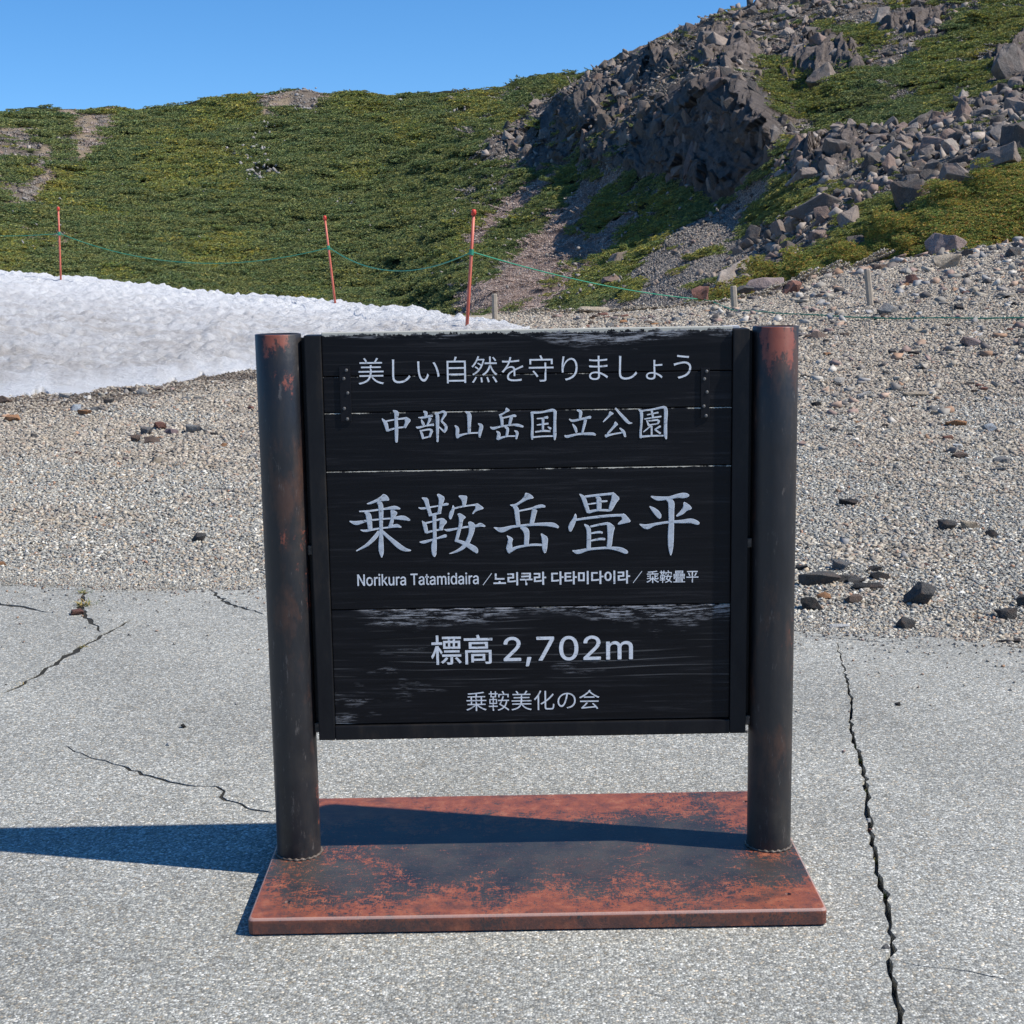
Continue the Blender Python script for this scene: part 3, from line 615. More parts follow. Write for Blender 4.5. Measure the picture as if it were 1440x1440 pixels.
# gravel carpet -------------------------------------------------------
CG = patch_collection('gravel_patch_grey', [pebble_patch(k, 820, .019, .062, 'grey', 'gravel_patch_grey') for k in range(4)])
CT = patch_collection('gravel_patch_tan', [pebble_patch(20+k, 1000, .015, .085, 'tan', 'gravel_patch_tan') for k in range(4)])
CD = patch_collection('gravel_patch_damp', [pebble_patch(40+k, 500, .02, .07, 'damp', 'gravel_patch_damp') for k in range(2)])
asph_far = np.array([gp(*p) for p in FAR_EDGE])
def snow_edge_y(x):  # D of snow edge by direction
    return 0
def build_gravel():
    P, S, I, K = [], [], [], []
    r = np.random.default_rng(3); D = 5.9
    while D < 48:
        R = .28+.016*(D-6)                      # patch radius, growing with distance
        step = R*.92; half = .46*D+3.2
        for x in np.arange(-half, half, step):
            xx = x+r.uniform(-.3, .3)*R; yy = D+r.uniform(-.3, .3)*R; X, Y = CAM[0]+xx, CAM[1]+yy
            if abs(xx) > .43*yy+2.6: continue
            ye = np.interp(X, asph_far[:, 0], asph_far[:, 1])
            if Y-R*.93 < ye: 
                continue
            px = to_px((X, Y, 0))[0]; Dd = math.hypot(xx, yy)
            sn = Dd-np.interp(px, [a[0] for a in SNOW_E], [a[2] for a in SNOW_E]) if px < 745 else -99
            cr = np.interp(px, [a[0] for a in SNOW_C], [a[2] for a in SNOW_C])
            if px < 745 and sn > R*1.2 and Dd < cr+3: continue
            if px < 745 and sn > R*1.2: continue
            tn = .05+.95*sstep(9, 20, Dd+2.2*float(fbm(np.array([X*.5]), np.array([Y*.5]), 0, 9, 2)[0])*2)
            damp = px < 745 and sn > -1.7+.8*float(vnoise(np.array([X]), np.array([Y]), 0, 4)[0])
            k = 2 if damp and r.random() < .8 else (1 if r.random() < tn else 0)
            P.append((X, Y)); S.append(R*r.uniform(.95, 1.1)); K.append(k); I.append(r.integers(2 if k == 2 else 4))
        D += step*.95
    # thin fringe of small stones along the asphalt edge
    for x in np.arange(-3.2, 3.4, .07):
        ye = np.interp(x, asph_far[:, 0], asph_far[:, 1])
        P.append((x, ye+.06+r.uniform(-.03, .10))); S.append(.13); K.append(0); I.append(r.integers(4))
        P.append((x, ye+.25+r.uniform(-.05, .06))); S.append(.2); K.append(0); I.append(r.integers(4))
    P = np.array(P); S = np.array(S); K = np.array(K); I = np.array(I); z = G(P[:, 0], P[:, 1]); e = .3
    dd = np.hypot(P[:, 0]-CAM[0], P[:, 1]-CAM[1]); bare = (fbm(P[:, 0]*.8, P[:, 1]*.8, 0, 33, 3) > .16) & (dd > 9.5) & (r.random(len(P)) < .55); z = z-np.where(bare, .006, 0.)*(1+dd*.04)
    nx = -(G(P[:, 0]+e, P[:, 1])-G(P[:, 0]-e, P[:, 1]))/(2*e); ny = -(G(P[:, 0], P[:, 1]+e)-G(P[:, 0], P[:, 1]-e))/(2*e)
    N_ = np.stack([nx, ny, np.ones_like(nx)], 1); rot = normal_rot(N_, r.uniform(0, 6.28, len(P)))
    Q = np.column_stack([P, z+.002])
    for k, c, nm_, lb in ((0, CG, 'gravel', 'grey crushed gravel spread beyond the edge of the asphalt'), (1, CT, 'gravel', 'tan and brown stony gravel rising towards the slope'), (2, CD, 'gravel', 'dark damp gravel along the melting edge of the snow')):
        m = K == k; scatter(nm_, Q[m], rot[m], np.stack([S[m]]*3, 1), I[m], c, lb, 'gravel')
    print('gravel patches', len(P))
build_gravel()
def build_loose_stones():
    """coarser stones lying thickly and unevenly over the gravel, and grit strewn onto the asphalt edge"""
    r = np.random.default_rng(17); VV, FF, CC, o = [], [], [], 0; BP = [rock_arrays(800+k, 9, (1, .75, .5)) for k in range(9)]
    cols = [(.36, .325, .27), (.27, .25, .22), (.40, .35, .28), (.22, .20, .18), (.12, .11, .105), (.36, .26, .20), (.29, .21, .18), (.52, .48, .42), (.30, .29, .28), (.33, .21, .14), (.17, .15, .14)]
    n = 0
    while n < 6600:
        D = 6.4+r.random()**.8*38; a = r.uniform(-.40, .40); X, Y = CAM[0]+a*D, CAM[1]+D*math.sqrt(1-min(.9, a*a)); f = float(fbm(np.array([X*.6]), np.array([Y*.5]), 0, 35, 3)[0])
        far = sstep(9, 20, D)
        if r.random() > (.10+.55*far)*(1+2.2*f): continue
        px = to_px((X, Y, 0))[0]
        if px < 745 and D > np.interp(px, [q[0] for q in SNOW_E], [q[2] for q in SNOW_E])-.1: n += .2; continue
        if Y < np.interp(X, asph_far[:, 0], asph_far[:, 1])+.03: continue
        w = (.007+.0012*D)*(.6+(2.9 if px > 1000 else 2.0)*r.random()**4)*(1.25 if px > 1000 else 1.)
        V, F = BP[r.integers(9)]; M = np.array(Euler((r.normal()*.3, r.normal()*.3, r.uniform(0, 6.28))).to_matrix())
        VV.append((V*w)@M.T+np.array([X, Y, Gs(X, Y)+w*.25])); FF.append(F+o); o += len(V); c = np.array(cols[r.integers(len(cols))])*r.uniform(.8, 1.15); CC.append(np.repeat(c[None], len(V), 0)); n += 1
    for k in range(1500):
        X = r.uniform(-2.9, 3.1); Y = float(np.interp(X, asph_far[:, 0], asph_far[:, 1]))-abs(r.normal())**2*.22; w = r.uniform(.003, .011)
        V, F = BP[r.integers(9)]; M = np.array(Euler((0, 0, r.uniform(0, 6.28))).to_matrix()); VV.append((V*w)@M.T+np.array([X, Y, w*.45])); FF.append(F+o); o += len(V); CC.append(np.repeat((np.array(cols[r.integers(len(cols))])*.9)[None], len(V), 0))
    tag(link('loose_stones', mesh('loose_stones', np.concatenate(VV), np.concatenate(FF), MAT['pebble'], col=np.concatenate(CC))), 'countless coarse stones and grit strewn over the gravel and the asphalt edge', 'stones', kind='stuff')
build_loose_stones()

# ------------------------------------------------------------------ single stones on the gravel
BASE_COL = {'black': (.045, .045, .045), 'dark grey': (.095, .093, .09), 'grey': (.22, .22, .215), 'pale grey': (.42, .42, .40), 'brown': (.17, .125, .10), 'reddish': (.25, .12, .09), 'orange': (.42, .22, .11),
            'tan': (.42, .35, .26), 'pale': (.55, .51, .45), 'white': (.72, .72, .70), 'bluish': (.38, .42, .46), 'pink grey': (.27, .21, .195), 'purple': (.20, .15, .16), 'dark red': (.14, .07, .06)}
STONES = [ # px, base py, width px, height px, colour, shape, label
 (1131, 803, 28, 12, 'black', 'slab', 'flat black stone half hidden by the right post, beside the pile of dark slabs'),
 (1152, 823, 70, 24, 'dark grey', 'slab', 'longest low dark grey slab just right of the right post'),
 (1183, 803, 32, 26, 'grey', 'boulder', 'rounded pale grey stone topping the pile of dark slabs right of the post'),
 (1186, 821, 34, 20, 'dark grey', 'boulder', 'dark grey lump in the middle of the slab pile right of the post'),
 (1204, 822, 30, 16, 'dark grey', 'boulder', 'small dark lump wedged against the long black slab'),
 (1229, 806, 26, 14, 'black', 'slab', 'black slab lying behind the right end of the slab pile'),
 (1222, 830, 50, 16, 'black', 'slab', 'long thin black slab at the front right of the slab pile'),
 (1237, 817, 32, 20, 'black', 'rock', 'blocky black stone at the right end of the slab pile'),
 (1140, 860, 38, 24, 'black', 'boulder', 'rough black stone near the asphalt edge beside the right post'),
 (1158, 843, 24, 14, 'orange', 'rock', 'orange tan stone between the slab pile and the rough black stone'),
 (1200, 849, 26, 16, 'brown', 'rock', 'brownish stone in front of the long black slab'),
 (1292, 852, 46, 38, 'dark grey', 'boulder', 'big crumbly dark grey stone standing on the gravel right of the slab pile'),
 (1272, 886, 32, 26, 'dark grey', 'boulder', 'pointed dark grey stone touching the asphalt edge'),
 (1413, 872, 40, 28, 'dark grey', 'boulder', 'rounded dark grey stone by the asphalt at the right edge of the view'),
 (1440, 855, 24, 26, 'dark grey', 'boulder', 'dark stone cut by the right edge of the view, behind the rounded grey one'),
 (1180, 884, 34, 10, 'white', 'slab', 'flat whitish stone just beyond the asphalt near the right post'),
 (1418, 905, 36, 10, 'black', 'slab', 'thin black chip lying on the asphalt edge at the right'),
 (1194, 712, 32, 13, 'black', 'slab', 'lone flat black stone on the grey gravel right of the post'),
 (1330, 746, 32, 22, 'dark grey', 'boulder', 'grey stone paired with a pale flat one on the right gravel'),
 (1364, 744, 34, 15, 'tan', 'slab', 'pale tan flat stone next to a grey stone on the right gravel'),
 (1395, 757, 18, 14, 'black', 'rock', 'small black pointed stone right of the pale flat one'),
 (1301, 798, 14, 9, 'dark red', 'rock', 'small dark red stone above the big crumbly stone'),
 (1350, 644, 24, 10, 'brown', 'rock', 'low brown stone under a whitish one on the right gravel'),
 (1347, 630, 16, 9, 'white', 'rock', 'small whitish stone touching a brown stone on the right gravel'),
 (1391, 607, 22, 13, 'bluish', 'rock', 'bluish white stone on the far right gravel'),
 (1344, 599, 30, 11, 'orange', 'slab', 'orange brown flat stone left of the bluish one'),
 (1320, 584, 22, 10, 'tan', 'slab', 'tan flat stone just above the orange brown one'),
 (1290, 557, 42, 9, 'tan', 'slab', 'long pale pinkish slab on the right gravel'),
 (1360, 543, 20, 8, 'black', 'rock', 'small jet black stone right of the long pinkish slab'),
 (1151, 477, 26, 14, 'brown', 'rock', 'brown stone just right of the top of the right post'),
 (1363, 487, 36, 18, 'pink grey', 'rock', 'pinkish triangular stone below the green rope'),
 (1173, 607, 14, 9, 'dark grey', 'rock', 'small grey stone on the gravel level with the second board of the sign'),
 (1408, 650, 24, 10, 'grey', 'slab', 'grey slab near the right edge, upper of two'),
 (1404, 663, 22, 8, 'grey', 'slab', 'grey slab near the right edge, lower of two'),
 (1328, 358, 62, 36, 'pink grey', 'boulder', 'large pink grey boulder at the foot of the yellow green shrub bank'),
 (1333, 378, 46, 28, 'tan', 'boulder', 'tan boulder directly below the large pink grey one'),
 (1075, 410, 60, 23, 'pink grey', 'slab', 'long low boulder between the two wooden stakes at the shrub edge'),
 (1115, 413, 32, 21, 'reddish', 'boulder', 'reddish boulder right of the long low boulder'),
 (1045, 412, 36, 12, 'dark grey', 'boulder', 'dark low stone behind the left stake on the stony rise'),
 (1283, 400, 20, 16, 'dark red', 'rock', 'small dark pointed stone on the stony rise'),
 (1276, 386, 26, 17, 'grey', 'boulder', 'grey stone just above the dark pointed one'),
 (1234, 381, 30, 15, 'brown', 'boulder', 'brown stone behind the top of the leaning stake'),
 (1252, 442, 40, 28, 'grey', 'boulder', 'grey stone leaning against the foot of the right stake'),
 (1424, 362, 26, 20, 'dark grey', 'boulder', 'grey boulder at the right edge below the shrubs'),
 (1360, 362, 20, 14, 'brown', 'rock', 'brown stone right of the large pink grey boulder'),
 (986, 421, 30, 26, 'reddish', 'boulder', 'reddish boulder where the rope reaches the ground'),
 (838, 441, 54, 14, 'tan', 'slab', 'long pale slab at the lip of the gravel behind the sign'),
 (1292, 444, 12, 8, 'white', 'rock', 'small round white stone beside the green rope'),
 (1287, 455, 9, 8, 'white', 'rock', 'little white stone under the green rope'),
 (1348, 437, 16, 12, 'black', 'rock', 'dark stone on the stony rise right of the white stones'),
 (200, 556, 20, 19, 'grey', 'boulder', 'upright grey stone at the edge of the snow, tallest there'),
 (182, 552, 20, 11, 'black', 'rock', 'black stone left of the upright grey one at the snow edge'),
 (222, 550, 16, 8, 'brown', 'rock', 'brown stone right of the upright grey one at the snow edge'),
 (277, 609, 36, 15, 'grey', 'slab', 'large flat grey stone below the snow left of the sign'),
 (207, 612, 24, 20, 'grey', 'boulder', 'grey brown stone topping a small heap left of the sign'),
 (192, 622, 20, 17, 'brown', 'boulder', 'brown stone at the lower left of the small heap'),
 (226, 605, 20, 14, 'reddish', 'rock', 'reddish stone in the small heap left of the sign'),
 (240, 611, 24, 12, 'purple', 'rock', 'purplish stone at the right of the small heap'),
 (214, 624, 24, 12, 'brown', 'rock', 'brown stone at the front of the small heap'),
 (301, 614, 13, 7, 'black', 'rock', 'small black stone right of the large flat grey one'),
 (137, 579, 24, 13, 'grey', 'boulder', 'grey stone next to an orange one below the snow'),
 (121, 584, 22, 12, 'orange', 'rock', 'orange stone touching a grey one below the snow'),
 (106, 579, 18, 12, 'bluish', 'rock', 'bluish grey stone left of the orange one'),
 (92, 569, 15, 7, 'black', 'rock', 'small black stone above the bluish grey one'),
 (95, 560, 22, 12, 'pale', 'rock', 'pale stone close to the snow at the left'),
 (140, 610, 15, 13, 'pale', 'rock', 'pale pinkish stone alone on the left gravel'),
 (111, 641, 18, 9, 'dark red', 'rock', 'dark red stone on the left gravel'),
 (262, 564, 16, 9, 'grey', 'rock', 'small grey stone between the snow and the large flat stone'),
 (240, 567, 12, 8, 'pale', 'rock', 'small pale stone left of the small grey one under the snow'),
 (278, 763, 26, 16, 'dark grey', 'boulder', 'dark brownish stone alone on the grey gravel left of the sign'),
 (17, 594, 28, 15, 'orange', 'rock', 'orange brown stone near the left edge below the snow'),
 (4, 568, 26, 17, 'brown', 'boulder', 'brown stone cut by the left edge below the snow'),
 (315, 629, 13, 7, 'orange', 'rock', 'small pink orange stone near the left post'),
 (296, 658, 20, 7, 'tan', 'slab', 'tan chip on the gravel near the left post'),
 (48, 549, 13, 9, 'dark grey', 'rock', 'dark stone lying on the thin edge of the snow'),
 (352, 577, 12, 9, 'reddish', 'rock', 'small reddish stone against the left post at mid height'),
 (3, 798, 14, 10, 'orange', 'rock', 'orange tan stone on the gravel at the left edge'),
 (240, 638, 14, 6, 'black', 'slab', 'thin dark chip on the gravel below the small heap'),
]
def place_labels(items, marks, noun):
    """items: (object, px, py, words on its look); marks: (name, px, py). Labels say which mark a thing is nearest to and on which side."""
    by = {}
    for o, px, py, look in items:
        m = min(marks, key=lambda q: math.hypot(q[1]-px, (q[2]-py)*1.3)); dx, dy = px-m[1], py-m[2]
        v = 'above' if dy < 0 else 'below'; h = 'left of' if dx < 0 else 'right of'
        side = h if abs(dx) > 2*abs(dy) else (v if abs(dy) > 2*abs(dx) else ('up and ' if dy < 0 else 'down and ')+h)
        by.setdefault('%s %s %s the %s' % (look, noun, side, m[0]), []).append((math.hypot(dx, dy), o))
    order = ['nearest', 'second nearest', 'third nearest', 'fourth nearest', 'fifth nearest', 'sixth nearest', 'seventh nearest', 'eighth nearest', 'ninth nearest', 'tenth nearest']
    for lb, L in by.items():
        L.sort(key=lambda q: q[0])
        for i, (d, o) in enumerate(L): o['label'] = lb if len(L) == 1 else lb+', '+(order[i] if i < 10 else 'farthest')
def put_stone(px, py, w, h, col, shape, label, group=None, r=random, on=None):
    if on is None: P, D = hit_ground(px, py)
    else: P, D = on
    k = D/F_PX*1.0; hw = w*k/2; hh = h*k/2
    if shape == 'slab': me = r.choice(SLAB); sz = hh/.33
    elif shape == 'boulder': me = r.choice(BOULDER); sz = hh/.68
    else: me = r.choice(ROCK); sz = hh/.75
    o = link('stone', me, loc=(P[0], P[1], P[2]+hh*.62), rot=(r.uniform(-.15, .15), r.uniform(-.15, .15), r.choice([0, math.pi])+r.uniform(-.35, .35)), scl=(hw*1.05, hw*r.uniform(.8, 1.), sz*1.05))
    c = BASE_COL[col] if isinstance(col, str) else col; f = r.uniform(.9, 1.12); o.color = (c[0]*f, c[1]*f, c[2]*f, 1)
    tag(o, label, 'stone' if w < 40 else 'boulder', group); return o
rs = random.Random(77)
for s in STONES: put_stone(*s, r=rs)
# stones nobody could name one by one, strewn over the gravel
ncol = ['grey', 'grey', 'pale grey', 'tan', 'tan', 'brown', 'pale', 'reddish', 'dark grey', 'pink grey', 'orange', 'black']
cnt = 0; SMALL = []
while cnt < 190:
    px = rs.choice([rs.uniform(1125, 1440)]*3+[rs.uniform(0, 360), rs.uniform(780, 1050)])
    py = rs.uniform(360, 720) if px > 1050 else (rs.uniform(560, 760) if px < 400 else rs.uniform(445, 462))
    if px > 1050 and py < 400-(px-1100)*.12+14: continue
    if rs.random() < (py-430)/380: continue
    w = rs.uniform(7, 17)*(1 if py > 480 else .85); h = w*rs.uniform(.4, .75)
    _o = put_stone(px, py, w, h, col_ := rs.choice(ncol), shp_ := rs.choice(['rock', 'slab', 'rock']), 'small loose stone strewn on the gravel field around the sign', 'small stones strewn over the gravel', r=rs); cnt += 1
    SMALL.append((bpy.data.objects[_o.name], px, py-h/2, ('tiny ' if w < 10 else 'small ' if w < 13.5 else '')+('flat ' if shp_ == 'slab' else '')+col_))
place_labels(SMALL, [('leaning wooden stake', 1224, 410), ('pile of dark slabs', 1190, 815), ('bluish white stone', 1391, 600), ('long pinkish slab', 1290, 552), ('lone flat black stone', 1194, 706), ('grey and tan stone pair', 1347, 740), ('big pink grey boulder', 1328, 345),
    ('pinkish triangular stone', 1363, 480), ('small heap of stones', 212, 612), ('upright grey stone by the snow', 200, 548), ('orange and grey stone pair', 130, 575), ('lone dark brownish stone', 278, 757), ('dark red stone', 111, 637), ('upright wooden stake', 1033, 420),
    ('low stone pair at the right edge', 1406, 655), ('top of the right post', 1090, 461), ('pale slab at the gravel lip', 838, 437), ('small grey stone by the right post', 1173, 603), ('black stone near the right edge', 1395, 752)], 'stone')
P0 = on_z(108, 864); k0 = 7.0/F_PX
put_stone(106, 863, 22, 10, 'reddish', 'rock', 'reddish brown stone lying in the asphalt crack with the weeds', r=rs, on=(np.array([P0[0], P0[1], 0.]), np.linalg.norm(P0-CAM)))
for px, py, c, lb in ((237, 1048, 'white', 'tiny white pebble on the asphalt left of the sign'), (258, 1023, 'black', 'tiny dark chip on the asphalt left of the sign'), (1262, 992, 'black', 'tiny dark chip on the asphalt right of the long crack')):
    P0 = on_z(px, py); put_stone(px, py, 9, 6, c, 'rock', lb, r=rs, on=(P0, np.linalg.norm(P0-CAM)))

# ------------------------------------------------------------------ dwarf pine and slope rubble
def blades(n, r, up=.7, L=(.5, 1.), w=.13):
    """a tuft: n pointed leaf blades standing out of a dome of radius ~1"""
    V, F = [], []
    for k in range(n):
        a = r.uniform(0, 6.283); e = math.asin(min(1, r.uniform(.02, 1.)**.8)); d = np.array([math.cos(a)*math.cos(e), math.sin(a)*math.cos(e), math.sin(e)*up+.15]); l = r.uniform(*L)
        s = np.cross(d, [r.normal(), r.normal(), r.normal()]); s /= np.linalg.norm(s)+1e-9; b = d*l*.35; i = len(V)
        V += [b-s*w, b+s*w, d*l]; F.append((i, i+1, i+2))
    return np.array(V), np.array(F)
def pine_patch(seed, ntuft, name, cols, rt=(.13, .30), bl=34, hz=(.0, .22), w=.13):
    r = np.random.default_rng(seed); VV, FF, CC, o = [], [], [], 0
    for k in range(ntuft):
        V, F = blades(bl, r, w=w); s = r.uniform(*rt); a = r.uniform(0, 6.283); q = math.sqrt(r.random()); hh = r.uniform(*hz)
        P = V*np.array([s*1.15, s*1.15, s])+np.array([q*math.cos(a), q*math.sin(a), hh]); c = np.array(cols[r.integers(len(cols))])*r.uniform(.7, 1.3)
        VV.append(P); FF.append(F+o); cc = np.repeat(c[None], len(V), 0)*r.uniform(.85, 1.2, (len(V)//3, 1)).repeat(3, 0); CC.append(cc); o += len(V)
    return mesh(name, np.concatenate(VV), np.concatenate(FF), MAT['leaf'], col=np.concatenate(CC))
GREEN = [(.20, .24, .10), (.125, .165, .075), (.24, .275, .105), (.265, .28, .105), (.165, .20, .10)]
YELL = [(.38, .36, .09), (.29, .32, .085), (.44, .37, .10), (.21, .25, .07), (.40, .27, .09)]
CP = patch_collection('dwarf_pine_patch', [pine_patch(70+k, 64, 'dwarf_pine_patch', GREEN, rt=(.07, .18), bl=26, w=.16) for k in range(5)])
CM = patch_collection('yellow_pine_patch', [pine_patch(80+k, 64, 'yellow_pine_patch', GREEN[2:]+YELL[:2]+[(.24, .23, .07)], rt=(.07, .18), bl=26, w=.16) for k in range(4)])
CY = patch_collection('shrub_bank_patch', [pine_patch(90+k, 60, 'shrub_bank_patch', YELL, rt=(.08, .19), bl=34, w=.13, hz=(0, .2)) for k in range(5)])
CS = patch_collection('scree_patch', [pebble_patch(60+k, 170, .05, .16, 'slope', 'scree_patch') for k in range(4)])
CK = patch_collection('pink_scree_patch', [pebble_patch(65+k, 190, .04, .12, 'pink', 'pink_scree_patch') for k in range(3)])
CLUSTERS = ((362, 242, 16, 12, 60, 7), (365, 205, 10, 10, 12, 6), (325, 220, 8, 5, 10, 6), (375, 185, 14, 5, 12, 5), (228, 210, 9, 4, 10, 6), (428, 153, 12, 6, 20, 6), (560, 153, 5, 3, 5, 6), (645, 160, 10, 3, 8, 5), (490, 290, 16, 5, 12, 5), (430, 330, 6, 3, 4, 7), (312, 265, 3, 2, 2, 6), (285, 284, 2, 2, 1, 6), (45, 285, 6, 5, 4, 7), (690, 270, 40, 30, 30, 5), (700, 340, 40, 50, 50, 5), (360, 300, 200, 90, 26, 3.4), (540, 250, 90, 70, 18, 3.4), (30, 330, 40, 18, 20, 5), (820, 380, 40, 40, 40, 6), (930, 300, 50, 20, 30, 6))
def build_slope_cover():
    r = np.random.default_rng(8)
    out = {k: ([], [], [], []) for k in 'pmysk'}
    # sample directions so that patches tile the slope densely enough at each distance
    N_ = 84000; px = r.uniform(-160, 1600, N_); py = r.uniform(-60, 480, N_)
    T = ridge(px); ok = (py > T+1.5); px, py, T = px[ok], py[ok], T[ok]; D = hill_D(px, py); cl = cover(px, py)
    P = hill_P(px, py); Px = hill_P(px+3, py); Py = hill_P(px, py-3); nr = np.cross(Px-P, Py-P); nr /= np.linalg.norm(nr, axis=1)[:, None]; nr[nr[:, 2] < 0] *= -1
    keep = r.random(len(px)); rclu = r.random(len(px))
    yel = fbm(px*.012, py*.02, 0, 77, 3)+.30*sstep(620, 900, px)-.1
    gap = fbm(px*.05, py*.09, 0, 95, 3)
    clu = fbm(px*.11, py*.26, 0, 97, 3); Gz = G(P[:, 0], P[:, 1]); hmp = fbm(P[:, 0]*1.5, P[:, 1]*1.2, P[:, 2]*1.5, 41, 2)
    for i in range(len(px)):
        if P[i, 2] < Gz[i]-.3: continue
        c, d, q = cl[i], D[i], keep[i]
        if c == 0 and any(abs(px[i]-k[0]) < 40 and math.exp(-((px[i]-k[0])/k[2])**2/2.5-((py[i]-k[1])/k[3])**2/2.5) > .25+.5*rclu[i] for k in CLUSTERS if k[2] < 20): continue
        if c == 7: continue
        if c in (1, 4, 5, 2, 3) :
            if c in (4, 5, 3): key = 's'; dens = .3 if c != 3 else .6; R = d*(.008 if c == 3 else .006)
            elif c == 2: key = 'k'; dens = .6; R = d*.0068
            else: key = 'k' if r.random() < .5 else 's'; dens = .25; R = d*.006
            if c in (4, 5) and r.random() < .10: key = 'm'; R = d*.006
            if q > dens: continue
        elif c == 6:
            key = 'y'; R = d*.0075
            if hmp[i] < -.16 and q > .35: continue
        else:
            near = px[i] > 640
            if clu[i] < -.14 and rclu[i] < .8: continue
            key = 'm' if yel[i]+r.normal()*.08 > .10 else 'p'; R = d*(.0083 if not near else .0078)
            if q > (.95 if near else .85): continue
            if near and gap[i] > .26: key = 's'; R = d*.007
        if py[i] < T[i]+9: R *= .55
        a = out[key]; nn = nr[i]*.6+np.array([0, 0, .6]) if key in 'pmy' else nr[i]
        a[0].append(P[i]+np.array([0, 0, -.02*R+(.55*R*max(0, clu[i]) if key in 'pm' else 0)])); a[1].append(nn); a[2].append(R*r.uniform(.8, 1.2)*np.array([1, 1, 1. if key in 'sk' else r.uniform(.7, 1.25)])); a[3].append(r.integers(20))
    # extra shrubs for the near bank
    px = r.uniform(960, 1560, 9000); py = r.uniform(200, 460, 9000); m = (cover(px, py) == 6); px, py = px[m], py[m]; P = hill_P(px, py)
    Gz = G(P[:, 0], P[:, 1]); hump = fbm(P[:, 0]*1.5, P[:, 1]*1.2, P[:, 2]*1.5, 41, 2)
    for i in range(len(px)):
        if P[i, 2] < Gz[i]-.1: continue
        R = .24*r.uniform(.7, 1.3)
        if hump[i] < -.03: continue
        out['y'][0].append(P[i]+np.array([0, 0, 1.7*max(0, hump[i]-.02)])); out['y'][1].append(np.array([-.2, -.3, 1.])); out['y'][2].append(np.array([R, R, R*1.1])); out['y'][3].append(r.integers(20))
    spec = dict(p=(CP, 5, 'dwarf_pine_cover', 'dark green dwarf pine thicket covering the far hillside', 'dwarf pine'),
                m=(CM, 4, 'dwarf_pine_cover', 'lighter green dwarf pine growing between the scree streaks', 'dwarf pine'),
                y=(CY, 5, 'shrub_bank_cover', 'yellow green shrub bank above the stony rise at the right', 'shrub'),
                s=(CS, 4, 'scree', 'grey angular scree between the boulders of the rocky slope', 'scree'),
                k=(CK, 3, 'scree', 'pinkish fine scree streaks running down the slope', 'scree'))
    for k, (P_, n_, s_, i_) in out.items():
        c, n, nm_, lb, cat = spec[k]; rot = normal_rot(np.array(n_), r.uniform(0, 6.28, len(n_))); print(nm_, k, len(P_))
        scatter(nm_, np.array(P_), rot, np.array(s_), np.array(i_) % n, c, lb, cat)
build_slope_cover()

